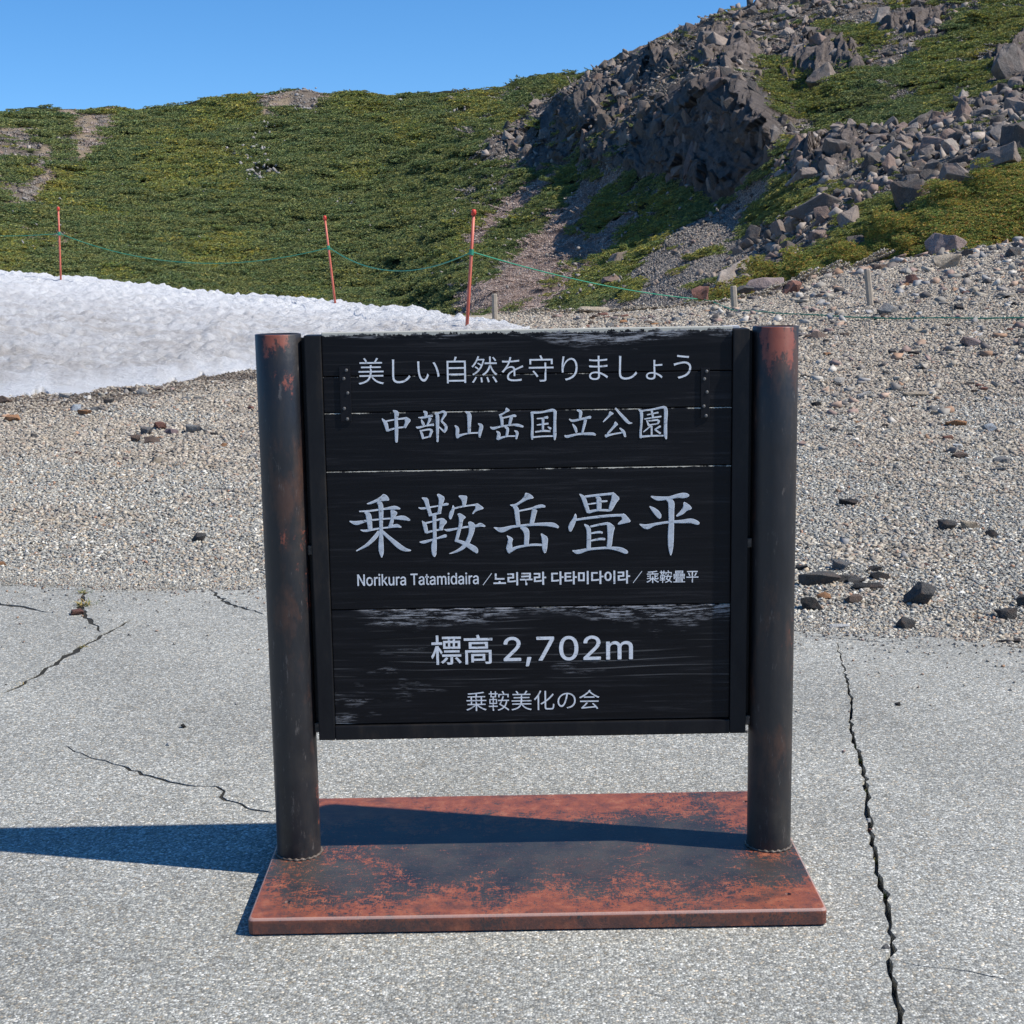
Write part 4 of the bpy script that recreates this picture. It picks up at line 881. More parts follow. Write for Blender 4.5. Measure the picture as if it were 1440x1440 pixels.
ROCKPAL = [(.185, .152, .132), (.14, .122, .11), (.225, .185, .158), (.095, .084, .077), (.20, .146, .124), (.28, .242, .212)]
def rockcol(r, f=1.): c = r.choice(ROCKPAL); g = r.uniform(.8, 1.2)*f; return (c[0]*g, c[1]*g, c[2]*g, 1)
def build_boulders():
    r = random.Random(21); L = []
    # named large ones: px, base py, w, h, label
    BIG = [(1028, 395, 62, 56, 'big pinkish boulder at the lower end of the grey scree'), (1150, 300, 78, 48, 'broad pinkish rock slab in the boulder field above the left stake'),
           (1283, 285, 62, 58, 'huge cubic grey boulder in the middle of the boulder field'), (1195, 318, 44, 38, 'upright light grey boulder below the boulder field'),
           (1345, 262, 70, 42, 'flat topped boulder right of the huge cubic one'), (1225, 235, 46, 40, 'pale boulder on top of the boulder field'), (1175, 225, 40, 46, 'tall boulder at the left end of the boulder field'),
           (1400, 235, 66, 60, 'leaning slab at the right of the boulder field'), (1432, 210, 60, 70, 'large slab cut by the right edge in the boulder field'), (1262, 215, 44, 34, 'dark boulder behind the pale one'),
           (1320, 215, 48, 36, 'rounded grey boulder behind the flat topped one'), (1425, 108, 60, 66, 'dark crag at the right edge high on the slope'), (1205, 345, 34, 30, 'boulder at the edge of the shrub bank'), (1120, 262, 46, 34, 'boulder at the foot of the cliff right end'),
           (1100, 330, 34, 30, 'dark boulder beside the scree below the green patch'), (1085, 385, 36, 22, 'low boulder at the tip of the shrub bank'), (866, 375, 30, 40, 'lone grey rock in the green between the scree streaks'), (862, 400, 34, 22, 'dark rock under the lone grey rock'),
           (990, 60, 40, 34, 'blocky boulder on the skyline'), (880, 80, 24, 20, 'small boulder on the skyline at the left end of the ridge'), (1015, 62, 50, 40, 'dark overhanging block near the skyline'), (1155, 70, 44, 40, 'grey crag in the upper rubble'),
           (1235, 45, 52, 30, 'pale boulder in the upper rubble at the right'), (1160, 108, 52, 44, 'crag above the green strip'), (276, 248, 13, 12, 'lone pale rock in the pines of the far hillside')]
    for px, py, w, h, lb in BIG:
        D = float(hill_D(np.array([px]), np.array([py]))[0]); L.append((px, py, w, h, D, lb, None))
    n = 0
    while n < 235:
        px = r.uniform(690, 1450); py = r.uniform(-5, 420); c = int(cover(np.array([px]), np.array([py]))[0])
        if py < ridge(px)+2: continue
        if c == 5: w = r.uniform(16, 40)
        elif c == 4 and px > 680: w = r.uniform(13, 26)
        else: continue
        if c == 4 and r.random() < .35: continue
        D = float(hill_D(np.array([px]), np.array([py]))[0])
        if c == 5: lb, g = 'angular boulder packed among others in the boulder field right of the cliff', 'boulders of the boulder field'
        else: lb, g = 'angular block of the rubble above and beside the cliff', 'blocks of the upper rubble'
        L.append((px, py, w, w*r.uniform(.6, 1.05), D, lb, g)); n += 1
    REST = {'boulders of the boulder field': [], 'blocks of the upper rubble': []}
    for px, py, w, h, D, lb, g in L:
        P = hill_P(np.array([px]), np.array([py]))[0]; k = D/F_PX
        o = link('boulder', r.choice(BOULDER), loc=(P[0], P[1], P[2]+h*k*.13), rot=(r.uniform(-.7, .7), r.uniform(-.7, .7), r.uniform(0, 6.28)), scl=(w*k/2*1.2, w*k/2*1.1, h*k/2/.6))
        ci = r.randrange(6); cc = ROCKPAL[ci]; gg = r.uniform(.85, 1.15); o.color = (cc[0]*gg, cc[1]*gg, cc[2]*gg, 1); tag(o, lb, 'boulder', g)
        if g: REST[g].append((o, px, py-h/2, ('small ' if w < 18 else 'large ' if w > 29 else '')+['brownish grey', 'grey', 'light brownish', 'dark grey', 'reddish grey', 'pale grey'][ci]))
    place_labels(REST['boulders of the boulder field'], [('huge cubic boulder', 1283, 262), ('broad pinkish slab', 1150, 280), ('big pinkish scree boulder', 1028, 370), ('flat topped boulder', 1345, 245), ('leaning slab at the right', 1400, 210), ('tall boulder by the cliff', 1175, 205), ('tip of the shrub bank', 1085, 385), ('right end of the cliff', 1100, 240), ('dark crag high at the right', 1425, 80), ('pale boulder atop the field', 1225, 218)], 'boulder')
    place_labels(REST['blocks of the upper rubble'], [('blocky skyline boulder', 990, 45), ('dark overhanging block', 1020, 62), ('grey upper crag', 1155, 52), ('pale boulder near the top', 1235, 32), ('crag above the green strip', 1160, 90), ('small skyline boulder', 880, 72), ('top of the cliff', 1040, 105), ('left end of the rubble', 705, 205), ('left side of the cliff', 870, 190), ('top right corner of the view', 1430, 5), ('middle of the rubble', 790, 150)], 'block')
    # the smaller rubble as one mass
    VV, FF, CC, oo = [], [], [], 0
    rr = np.random.default_rng(4); N_ = 15000; px = rr.uniform(-60, 1560, N_); py = rr.uniform(-40, 440, N_); cl = cover(px, py)
    ok = (py > ridge(px)+1) & np.isin(cl, (3, 4, 5, 1)); px, py, cl = px[ok], py[ok], cl[ok]; P = hill_P(px, py); D = hill_D(px, py); n = len(px); M = rot_mats(n, rr)
    BIGP = [rock_arrays(700+k, 9, (1, .72, .55)) for k in range(10)]
    for i in range(n):
        V, F = BIGP[rr.integers(8)]; w = {3: 9, 4: 11, 5: 15, 1: 5}[cl[i]]*(.5+1.4*rr.random()**2)
        if px[i] < 640: w *= .55
        if cl[i] == 3 and rr.random() < .15: continue
        s = w*D[i]/F_PX/2; VV.append((V*s)@M[i].T+P[i]+np.array([0, 0, s*.3])); FF.append(F+oo); oo += len(V)
        c = np.array(ROCKPAL[rr.integers(6)])*rr.uniform(.75, 1.25)*(1.25 if px[i] < 640 else 1.); CC.append(np.repeat(c[None], len(V), 0))
    # loose rocks on the far hillside, in clusters
    for cx, cy, sx, sy, nn, w0 in CLUSTERS:
        x = rr.normal(cx, sx, nn); y = rr.normal(cy, sy, nn); y = np.maximum(y, ridge(x)+2); P = hill_P(x, y); D = hill_D(x, y); M = rot_mats(nn, rr)
        for i in range(nn):
            V, F = BIGP[rr.integers(8)]; s = w0*rr.uniform(.6, 1.6)*D[i]/F_PX/2; VV.append((V*s)@M[i].T+P[i]+np.array([0, 0, s*.9+(.35 if sx > 20 else .1)])); FF.append(F+oo); oo += len(V)
            c = np.array((.27, .255, .245) if cx < 640 else (.24, .22, .20))*rr.uniform(.8, 1.2); CC.append(np.repeat(c[None], len(V), 0))
    o = link('rubble', mesh('rubble', np.concatenate(VV), np.concatenate(FF), MAT['pebble'], col=np.concatenate(CC)))
    tag(o, 'loose angular rubble scattered over the rocky slope and far hillside', 'rubble', kind='stuff')
build_boulders()

def build_cliff():
    """the buttress: steep columnar blocks, each one a part"""
    root = empty('rock_cliff', tuple(hill_P(np.array([1000.]), np.array([270.]))[0]))
    tag(root, 'dark fractured rock cliff with upright columns standing out of the slope', 'cliff')
    inv = root.location.copy(); r = random.Random(9)
    main = [(879, 235), (901, 172), (951, 128), (1018, 96), (1062, 124), (1092, 162), (1088, 225), (1030, 262), (1003, 276), (962, 256), (925, 248)]
    left = [(684, 228), (700, 195), (760, 150), (830, 108), (880, 120), (905, 165), (880, 238), (845, 232), (800, 236), (745, 240), (720, 222)]
    def dist_in(px, py, poly):
        d = np.full(px.shape, 1e9)
        for i in range(len(poly)):
            a, b = np.array(poly[i], float), np.array(poly[(i+1) % len(poly)], float); e = b-a; t = np.clip(((px-a[0])*e[0]+(py-a[1])*e[1])/(e@e), 0, 1); d = np.minimum(d, np.hypot(px-a[0]-t*e[0], py-a[1]-t*e[1]))
        return np.where(in_poly(px, py, poly), d, -d)
    def facets(px, py, sx, sy, seed, tilt):
        rr = np.random.default_rng(seed); gx, gy = px/sx, py/sy; ix, iy = np.floor(gx).astype(int), np.floor(gy).astype(int); best = np.full(px.shape, 1e9); out = np.zeros(px.shape); tb = rr.random((64, 64, 5))
        for a in (-1, 0, 1):
            for b in (-1, 0, 1):
                q = tb[(ix+a) % 64, (iy+b) % 64]; cx, cy = ix+a+.1+.8*q[..., 0], iy+b+.1+.8*q[..., 1]; d = np.abs(gx-cx)**1.3+np.abs(gy-cy)**1.3
                v = q[..., 2]+tilt*((q[..., 3]-.5)*(gx-cx)+(q[..., 4]-.5)*(gy-cy)); m = d < best; best = np.where(m, d, best); out = np.where(m, v, out)
        return out
    for poly, sc, box_ in ((main, 1., (868, 1100, 86, 286)), (left, .75, (672, 912, 92, 250))):
        U, V_ = np.meshgrid(np.arange(box_[0], box_[1], 1.1), np.arange(box_[3], box_[2], -1.1), indexing='ij'); P = hill_P(U, V_); D = hill_D(U, V_); k = D/F_PX
        wu = U+fbm(U*.06, V_*.06, 0, 81, 3)*10+(V_-180)*.12; wv = V_+fbm(U*.06, V_*.06, 9, 82, 3)*12; ds = dist_in(U+fbm(U*.07, V_*.07, 2, 83, 3)*14, V_+fbm(U*.07, V_*.07, 4, 84, 3)*10, poly)
        h = facets(wu, wv, 30*sc, 46*sc, 5, 2.4)*15*sc+facets(wu, wv, 12*sc, 19*sc, 6, 2.2)*7*sc+facets(wu, wv, 5*sc, 7*sc, 7, 1.8)*2.4+fbm(U*.3, V_*.3, 0, 85, 3)*1.2
        h = np.where(ds > 0, (h-4)*np.clip(ds/9, 0, 1), np.maximum(ds, -12)*.6)
        nd = np.array([-.62, -.74, .25]); P = P+nd*(h*k)[..., None]
        c = np.array([.155, .132, .118])*(1+.35*fbm(U*.08, V_*.08, 0, 86, 3)[..., None])*np.array([1, 1, 1]); c = c+np.array([.05, .022, .008])*np.clip(fbm(U*.03, V_*.05, 0, 87, 2), 0, 1)[..., None]
        cf = grid_faces(*U.shape); cf = cf[((ds > -7) & (V_ > ridge(U)+3)).ravel()[cf].all(1)]
        o = link('cliff_face', mesh('cliff_face', P.reshape(-1, 3)-np.array(inv), cf, MAT['hill'], col=c.reshape(-1, 3)), root)
    crags = [([(1090, 105), (1108, 62), (1150, 42), (1205, 58), (1222, 95), (1190, 122), (1140, 128)], 'jagged sunlit crag in the upper rubble right of the cliff top'),
             ([(975, 88), (985, 48), (1020, 34), (1062, 52), (1070, 86), (1030, 96)], 'dark jagged crag just below the skyline above the cliff'),
             ([(1112, 238), (1120, 188), (1160, 168), (1208, 182), (1214, 222), (1170, 246)], 'split crag between the cliff and the boulder field'),
             ([(1384, 118), (1396, 62), (1440, 36), (1500, 40), (1500, 120), (1440, 128)], 'big crag cut by the right edge of the view'),
             ([(870, 118), (884, 84), (920, 66), (956, 74), (950, 104), (910, 126)], 'broken crag on the ridge above the left of the cliff'),
             ([(1230, 48), (1262, 18), (1330, 8), (1342, 40), (1290, 62)], 'low crag near the top right of the rubble')]
    for ci, (poly, lb) in enumerate(crags):
        q = np.array(poly); U, V_ = np.meshgrid(np.arange(q[:, 0].min()-8, q[:, 0].max()+8, 1.2), np.arange(q[:, 1].max()+8, q[:, 1].min()-8, -1.2), indexing='ij'); P = hill_P(U, V_); k = hill_D(U, V_)/F_PX
        wu = U+fbm(U*.06, V_*.06, ci, 81, 3)*10+(V_-90)*.35; ds = dist_in(U+fbm(U*.09, V_*.09, ci, 83, 3)*12, V_+fbm(U*.09, V_*.09, ci+4, 84, 3)*9, poly)
        h = facets(wu, V_, 26, 34, 40+ci, 2.6)*14+facets(wu, V_, 11, 15, 50+ci, 2.2)*7+facets(wu, V_, 5, 6, 60+ci, 1.8)*2.2
        h = np.where(ds > 0, (h+4)*np.clip(ds/8, 0, 1), np.maximum(ds, -12)*.6); P = P+np.array([-.25, -.6, .45])*(h*k)[..., None]
        c = np.array([.19, .158, .138])*(1+.4*fbm(U*.1, V_*.1, ci, 86, 3)[..., None]); cf = grid_faces(*U.shape); cf = cf[((ds > -6) & (V_ > ridge(U)+4)).ravel()[cf].all(1)]
        tag(link('rock_crag', mesh('rock_crag', P.reshape(-1, 3), cf, MAT['hill'], col=c.reshape(-1, 3))), lb, 'crag')
    n = 0; k0 = 0
    while n < 120 and k0 < 5000:
        k0 += 1
        poly, m = (main, 1) if n % 5 > 1 else (left, 0)
        px = r.uniform(680, 1095); py = r.uniform(95, 280)
        if not in_poly(np.array([px]), np.array([py]), poly)[0]: continue
        D = float(hill_D(np.array([px]), np.array([py]))[0]); P = hill_P(np.array([px]), np.array([py]))[0]; k = D/F_PX
        w = r.uniform(12, 26) if m else r.uniform(11, 24); h = w*r.uniform(1.3, 2.6)
        out = ray_n(px, py)*(-w*k*.15)
        o = link('rock_block', r.choice(BLOCK if r.random() < .6 else BOULDER), root, loc=Vector(P)+Vector(out)*.4-inv, rot=(r.uniform(-.3, .3), r.uniform(-.4, .2), r.uniform(0, 6.28)), scl=(w*k/2/.7, w*k/2/.6, h*k/2/1.2))
        o.color = rockcol(r, .75); n += 1
build_cliff()

# ------------------------------------------------------------------ poles, rope, stakes
def snow_hit(px, py):
    t = np.linspace(0, 1, 500); P = snow_P(np.full(500, float(px)), t); x, y = to_px(P); i = np.argmin(np.abs(y-py)); return P[i]
POLES = [(86, 393, 82, 295, 'leftmost thin red pole standing on the snow crest'), (471.5, 426, 457, 308, 'middle thin red pole leaning left on the snow'), (657, 457, 666, 301, 'tallest thin red pole leaning right above the sign')]
rope_pts = []
for i, (bx, by, tx, ty, lb) in enumerate(POLES):
    B = snow_hit(bx, by); D = math.hypot(B[0]-CAM[0], B[1]-CAM[1]); Tp = at_D(np.array([tx]), np.array([ty]), np.array([D]))[0]
    root = empty('snow_pole', tuple(B)); tag(root, lb, 'pole', 'red poles marking the snow field')
    d = Vector(Tp-B); L = d.length; q = d.to_track_quat('Z', 'Y'); root.rotation_euler = q.to_euler()
    rad = .026 if i < 2 else .030
    V, F = tube([(0, 0, -.3), (0, 0, L*.3), (.004, 0, L*.6), (0, 0, L)], [rad, rad, rad*.95, rad*.9], 10); link('pole_shaft', mesh('pole_shaft', V, F, MAT['pole'], smooth=True), root)
    V, F = tube([(0, 0, L-.02), (0, 0, L+.05), (0, 0, L+.08)], [rad*1.5, rad*1.5, rad*.9], 10); link('pole_cap', mesh('pole_cap', V, F, MAT['pole_cap'] if 'pole_cap' in MAT else MAT.setdefault('pole_cap', m_flat('red_cap', (.55, .05, .03), .5)), smooth=True), root)
    f = {0: .66, 1: .66, 2: .66}[i]; V, F = tube([(0, 0, L*f-.05), (0, 0, L*f+.05)], rad*1.35, 10); link('rope_wrap', mesh('rope_wrap', V, F, MAT['rope']), root)
    rope_pts.append(np.array(Vector(B)+d*f))
def sag(A, B, s, n=24):
    return [tuple(A+(B-A)*t+np.array([0, 0, -4*s*t*(1-t)])) for t in np.linspace(0, 1, n)]
rA = at_D(np.array([-120.]), np.array([322.]), np.array([48.]))[0]
path = sag(rA, rope_pts[0], .12)+sag(rope_pts[0]+np.array([.02, -.01, 0]), rope_pts[1], .55)[0:]+sag(rope_pts[1]+np.array([.02, 0, 0]), rope_pts[2], .42)
g1, _ = hit_ground(985, 424)
path += sag(rope_pts[2]+np.array([.02, 0, 0]), g1+np.array([0, 0, .05]), .12, 30)
for px, py in ((1000, 428), (1030, 440), (1060, 442), (1100, 446), (1150, 449), (1200, 452), (1260, 453), (1320, 454), (1380, 453), (1440, 452), (1520, 450)):
    p, _ = hit_ground(px, py); path.append((p[0], p[1], p[2]+.05+rs.uniform(0, .03)))
V, F = tube(path, .011, 6); tag(link('boundary_rope', mesh('boundary_rope', V, F, MAT['rope'], smooth=True)), 'thin green rope strung between the red poles and trailing over the gravel', 'rope')
for px, by, tx, ty, w, lb in ((696, 449, 695, 413, 8, 'short grey wooden stake behind the sign, near the end of the snow'), (1033, 434, 1031, 402, 9, 'short upright wooden stake above the right end of the sign'), (1224, 431, 1219, 378, 9, 'taller leaning wooden stake on the stony rise')):
    p, D = hit_ground(px, by); Tp = at_D(np.array([tx]), np.array([ty]), np.array([D]))[0]; d = Vector(Tp)-Vector(p); w2 = w*D/F_PX/2
    V, F = tube([(0, 0, -.1), (0, 0, d.length*.5), (0, 0, d.length*.97), (0, 0, d.length)], [w2, w2*1.03, w2, w2*.8], 7)
    o = link('wooden_stake', mesh('wooden_stake', V, F, MAT['wood']), loc=tuple(p)); o.rotation_euler = d.to_track_quat('Z', 'Y').to_euler(); tag(o, lb, 'stake', 'wooden stakes on the gravel')

# ------------------------------------------------------------------ weeds
def weed(px, py, h, n, seed, label, dry=.5, moss=False):
    r = np.random.default_rng(seed); p = on_z(px, py); V, F, C = [], [], []
    for k in range(n):
        a = r.uniform(0, 6.28); l = h*r.uniform(.5, 1.1); lean = r.uniform(.15, .9); b = np.array([r.normal()*h*.35, r.normal()*h*.25, -.02]); s = np.array([-math.sin(a), math.cos(a), 0])*.0022
        d = np.array([math.cos(a)*lean, math.sin(a)*lean, 1.]); d /= np.linalg.norm(d); i = len(V); m_ = b+d*l*.6; e = b+d*l+np.array([math.cos(a), math.sin(a), -.6])*l*.25
        V += [b-s, b+s, m_+s*.8, m_-s*.8, e]; F += [(i, i+1, i+2, i+3), (i+3, i+2, i+4)]; c = (.30, .24, .10) if r.random() < dry else (.10, .15, .04); C += [np.array(c)*r.uniform(.7, 1.2)]*5
    o = link('weed_tuft', mesh('weed_tuft', V, F, MAT['leaf'], col=np.array(C)), loc=(p[0], p[1], 0)); tag(o, label, 'weed'); return o
weed(117, 834, .045, 70, 1, 'dry grass tuft at the asphalt edge, farthest of the left crack', .6)
weed(121, 851, .06, 90, 2, 'dry grass tuft behind the reddish stone in the left crack', .5)
weed(119, 910, .035, 60, 3, 'low weed growing in the middle of the diagonal left crack', .6)
weed(150, 893, .022, 30, 4, 'small weed near the upper end of the diagonal left crack', .6)
weed(30, 962, .03, 40, 5, 'small brown weed near the lower end of the diagonal left crack', .8)
weed(243, 826, .03, 40, 6, 'yellowish weed at the asphalt edge left of the sign', .6)
for i, (px, py, lb) in enumerate(((1205, 1045, 'green moss tuft in the upper part of the long right crack'), (1208, 1065, 'green moss tuft just below the upper one in the right crack'), (1220, 1108, 'dark green weed in the long right crack level with the plate back'), (1231, 1205, 'brownish weed in the long right crack level with the post foot'), (1236, 1228, 'pale weed in the long right crack level with the plate'), (1243, 1252, 'green weed in the long right crack near the plate corner'))):
    weed(px, py, .016, 46, 30+i, lb, .3 if i != 3 else .8)
for i, (px, py, w, c, lb) in enumerate(((1221, 1153, 7, 'white', 'white pebble stuck in the long right crack'), (1224, 1166, 8, 'reddish', 'reddish pebble stuck in the long right crack'), (1246, 1333, 14, 'grey', 'grey pebble at the lower kink of the long right crack'))):
    P0 = on_z(px, py); put_stone(px, py, w, w*.8, c, 'rock', lb, r=rs, on=(np.array([P0[0], P0[1], -.006]), np.linalg.norm(P0-CAM)))

# ------------------------------------------------------------------ the sign
HW_, YF, YB, TP, PX_, HT = .6916, -.4058, .4066, .0446, .6218, 1.4087
PR = .0572
sign = empty('park_sign', (0, 0, 0)); tag(sign, 'black wooden park sign with white Japanese lettering between two rusty steel posts', 'sign')
def build_plate():
    rr, n = .008, 5; loops = []
    def rect(ins, c):
        x, y0, y1 = HW_-ins, YF+ins, YB-ins; P = []
        for cx, cy, a0 in ((x-c, y1-c, 0), (-x+c, y1-c, 90), (-x+c, y0+c, 180), (x-c, y0+c, 270)):
            for k in range(4): a = R_(a0+30*k); P.append((cx+c*math.cos(a), cy+c*math.sin(a)))
        return P
    prof = [(rr*.5, .003), (0, .006)]+[(rr*(1-math.cos(a)), TP-rr+rr*math.sin(a)) for a in np.linspace(0, math.pi/2, n)]
    for ins, z in prof: loops.append([(x, y, z) for x, y in rect(ins, .012)])
    V = [p for l in loops for p in l]; m = len(loops[0]); F = []
    for j in range(len(loops)-1):
        for k in range(m): F.append((j*m+k, j*m+(k+1) % m, (j+1)*m+(k+1) % m, (j+1)*m+k))
    holes = []
    for px, py in ((404.5, 1268), (1108.5, 1257), (1048, 1127)):
        p = on_z(px, py, TP); holes.append([(p[0]+.0075*math.cos(a), p[1]+.0075*math.sin(a)) for a in np.linspace(0, 2*math.pi, 13)[:-1]])
    V2, F2 = cdt_sheet(rect(rr, .012), holes, TP, .03)
    F2 = [f for f in F2]; s = len(V); V += V2; F += [tuple(s+i for i in f) for f in F2]
    o = link('base_plate', mesh('base_plate', V, F, MAT['plate']), sign)
    for p in o.data.polygons: p.use_smooth = False
build_plate()
for s in (-1, 1):
    V, F = lathe([(PR, TP+.001), (PR, .3), (PR, .7), (PR, 1.1), (PR, HT-.002), (PR-.0012, HT), (PR-.005, HT), (PR-.006, HT-.002), (0.0005, HT-.002)], 64)
    o = link('post', mesh('post', V, F, MAT['post'], smooth=True), sign, loc=(s*PX_, 0, 0)); o['label'] = 'left steel post' if s < 0 else 'right steel post with red rust near its top'
    md = o.data; 
    V, F = [], []
    for k in range(72):
        a = 2*math.pi*k/72; w = .0045+.0018*math.sin(a*9+k)+.001*math.sin(a*23)
        for j in range(6): b = 2*math.pi*j/6; V.append(((PR+.001+w*math.cos(b))*math.cos(a), (PR+.001+w*math.cos(b))*math.sin(a), TP+.001+max(-.001, w*math.sin(b))))
    for k in range(72):
        for j in range(6): F.append((k*6+j, ((k+1) % 72)*6+j, ((k+1) % 72)*6+(j+1) % 6, k*6+(j+1) % 6))
    link('weld_bead', mesh('weld_bead', V, F, MAT['weld'], smooth=True), sign, loc=(s*PX_, 0, 0))
YBD = -.020       # front of the planks
YFR = -.0285      # front of the steel frame
def bx(px, py, y=YBD): p = on_y(px, py, y); return p[0], p[2]
# frame extents
xl_o = bx(447, 1000, YFR)[0]; xl_i = bx(470, 1000, YFR)[0]; xr_i = bx(1026.5, 1000, YFR)[0]; xr_o = bx(1049, 1000, YFR)[0]
z_bo = bx(740, 1036.5, YFR)[1]; z_bi = bx(740, 1017, YFR)[1]; z_ft = HT-.004
def steel(name, x0, x1, z0, z1, label=None):
    o = link(name, bm_me(name, box(x0, x1, YFR, .030, z0, z1, .003), MAT['frame'], False), sign)
    if label: o['label'] = label
steel('frame_stile', xl_o, xl_i, z_bo, z_ft); steel('frame_stile', xr_i, xr_o, z_bo, z_ft); steel('frame_rail', xl_i+.0005, xr_i-.0005, z_bo, z_bi)
for s in (-1, 1):
    xa, xb = (xl_o, -PX_+PR-.003) if s < 0 else (xr_o, PX_-PR+.003)
    link('frame_flange', bm_me('frame_flange', box(min(xa, xb), max(xa, xb), .004, .012, z_bo+.012, z_ft-.006, .001), MAT['frame']), sign)
    for z in (z_bo+.03, .86):
        link('weld_tab', bm_me('weld_tab', box(min(xa, xb)+.0006, max(xa, xb)-.0006, -.012, .0035, z-.012, z+.012, .002), MAT['weld']), sign)
seams = [bx(740, 463.5)[1], bx(740, 526)[1], bx(740, 577)[1], bx(740, 659)[1], bx(740, 854)[1], z_bi+.001]
gap_ = .0022
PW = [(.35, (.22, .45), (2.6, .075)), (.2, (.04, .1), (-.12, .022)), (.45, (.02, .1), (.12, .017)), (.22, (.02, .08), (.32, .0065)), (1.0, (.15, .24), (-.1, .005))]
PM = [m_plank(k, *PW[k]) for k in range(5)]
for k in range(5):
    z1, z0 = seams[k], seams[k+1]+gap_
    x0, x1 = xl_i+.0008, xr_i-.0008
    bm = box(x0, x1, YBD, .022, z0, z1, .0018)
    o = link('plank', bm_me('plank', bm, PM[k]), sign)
o = link('backing_strip', bm_me('backing_strip', box(xl_i+.002, xr_i-.002, .0225, .030, z_bi+.002, seams[1]+.02), MAT['frame']), sign)
# pale bare end of the top plank over the right stile
link('plank_end', bm_me('plank_end', box(xr_i-.022, xr_i+.018, -.016, .018, z_ft+.0005, seams[0]+.001, .001), m_flat('bare_wood_end', (.50, .50, .50), .8, 30.)), sign)
# brackets over the cracked joint
for cx, y0, y1, w in ((486, 515, 593, 13), (991.5, 517, 588, 13)):
    xa, za = bx(cx-w/2, y1); xb, zb = bx(cx+w/2, y0)
    b = link('joint_bracket', bm_me('joint_bracket', box(xa, xb, YBD-.004, YBD-.0005, za, zb, .001), MAT['bracket']), sign)
    for f, dx in ((.05, .1), (.24, -.15), (.52, .2), (.78, -.1), (.93, .15)):
        bm = bmesh.new(); bmesh.ops.create_uvsphere(bm, u_segments=10, v_segments=6, radius=.0042)
        for v in bm.verts: v.co.y *= .5; v.co += Vector(((xa+xb)/2+dx*(xb-xa), YBD-.0043, za+(zb-za)*f))
        link('screw', bm_me('screw', bm, MAT['screw'], True), b)

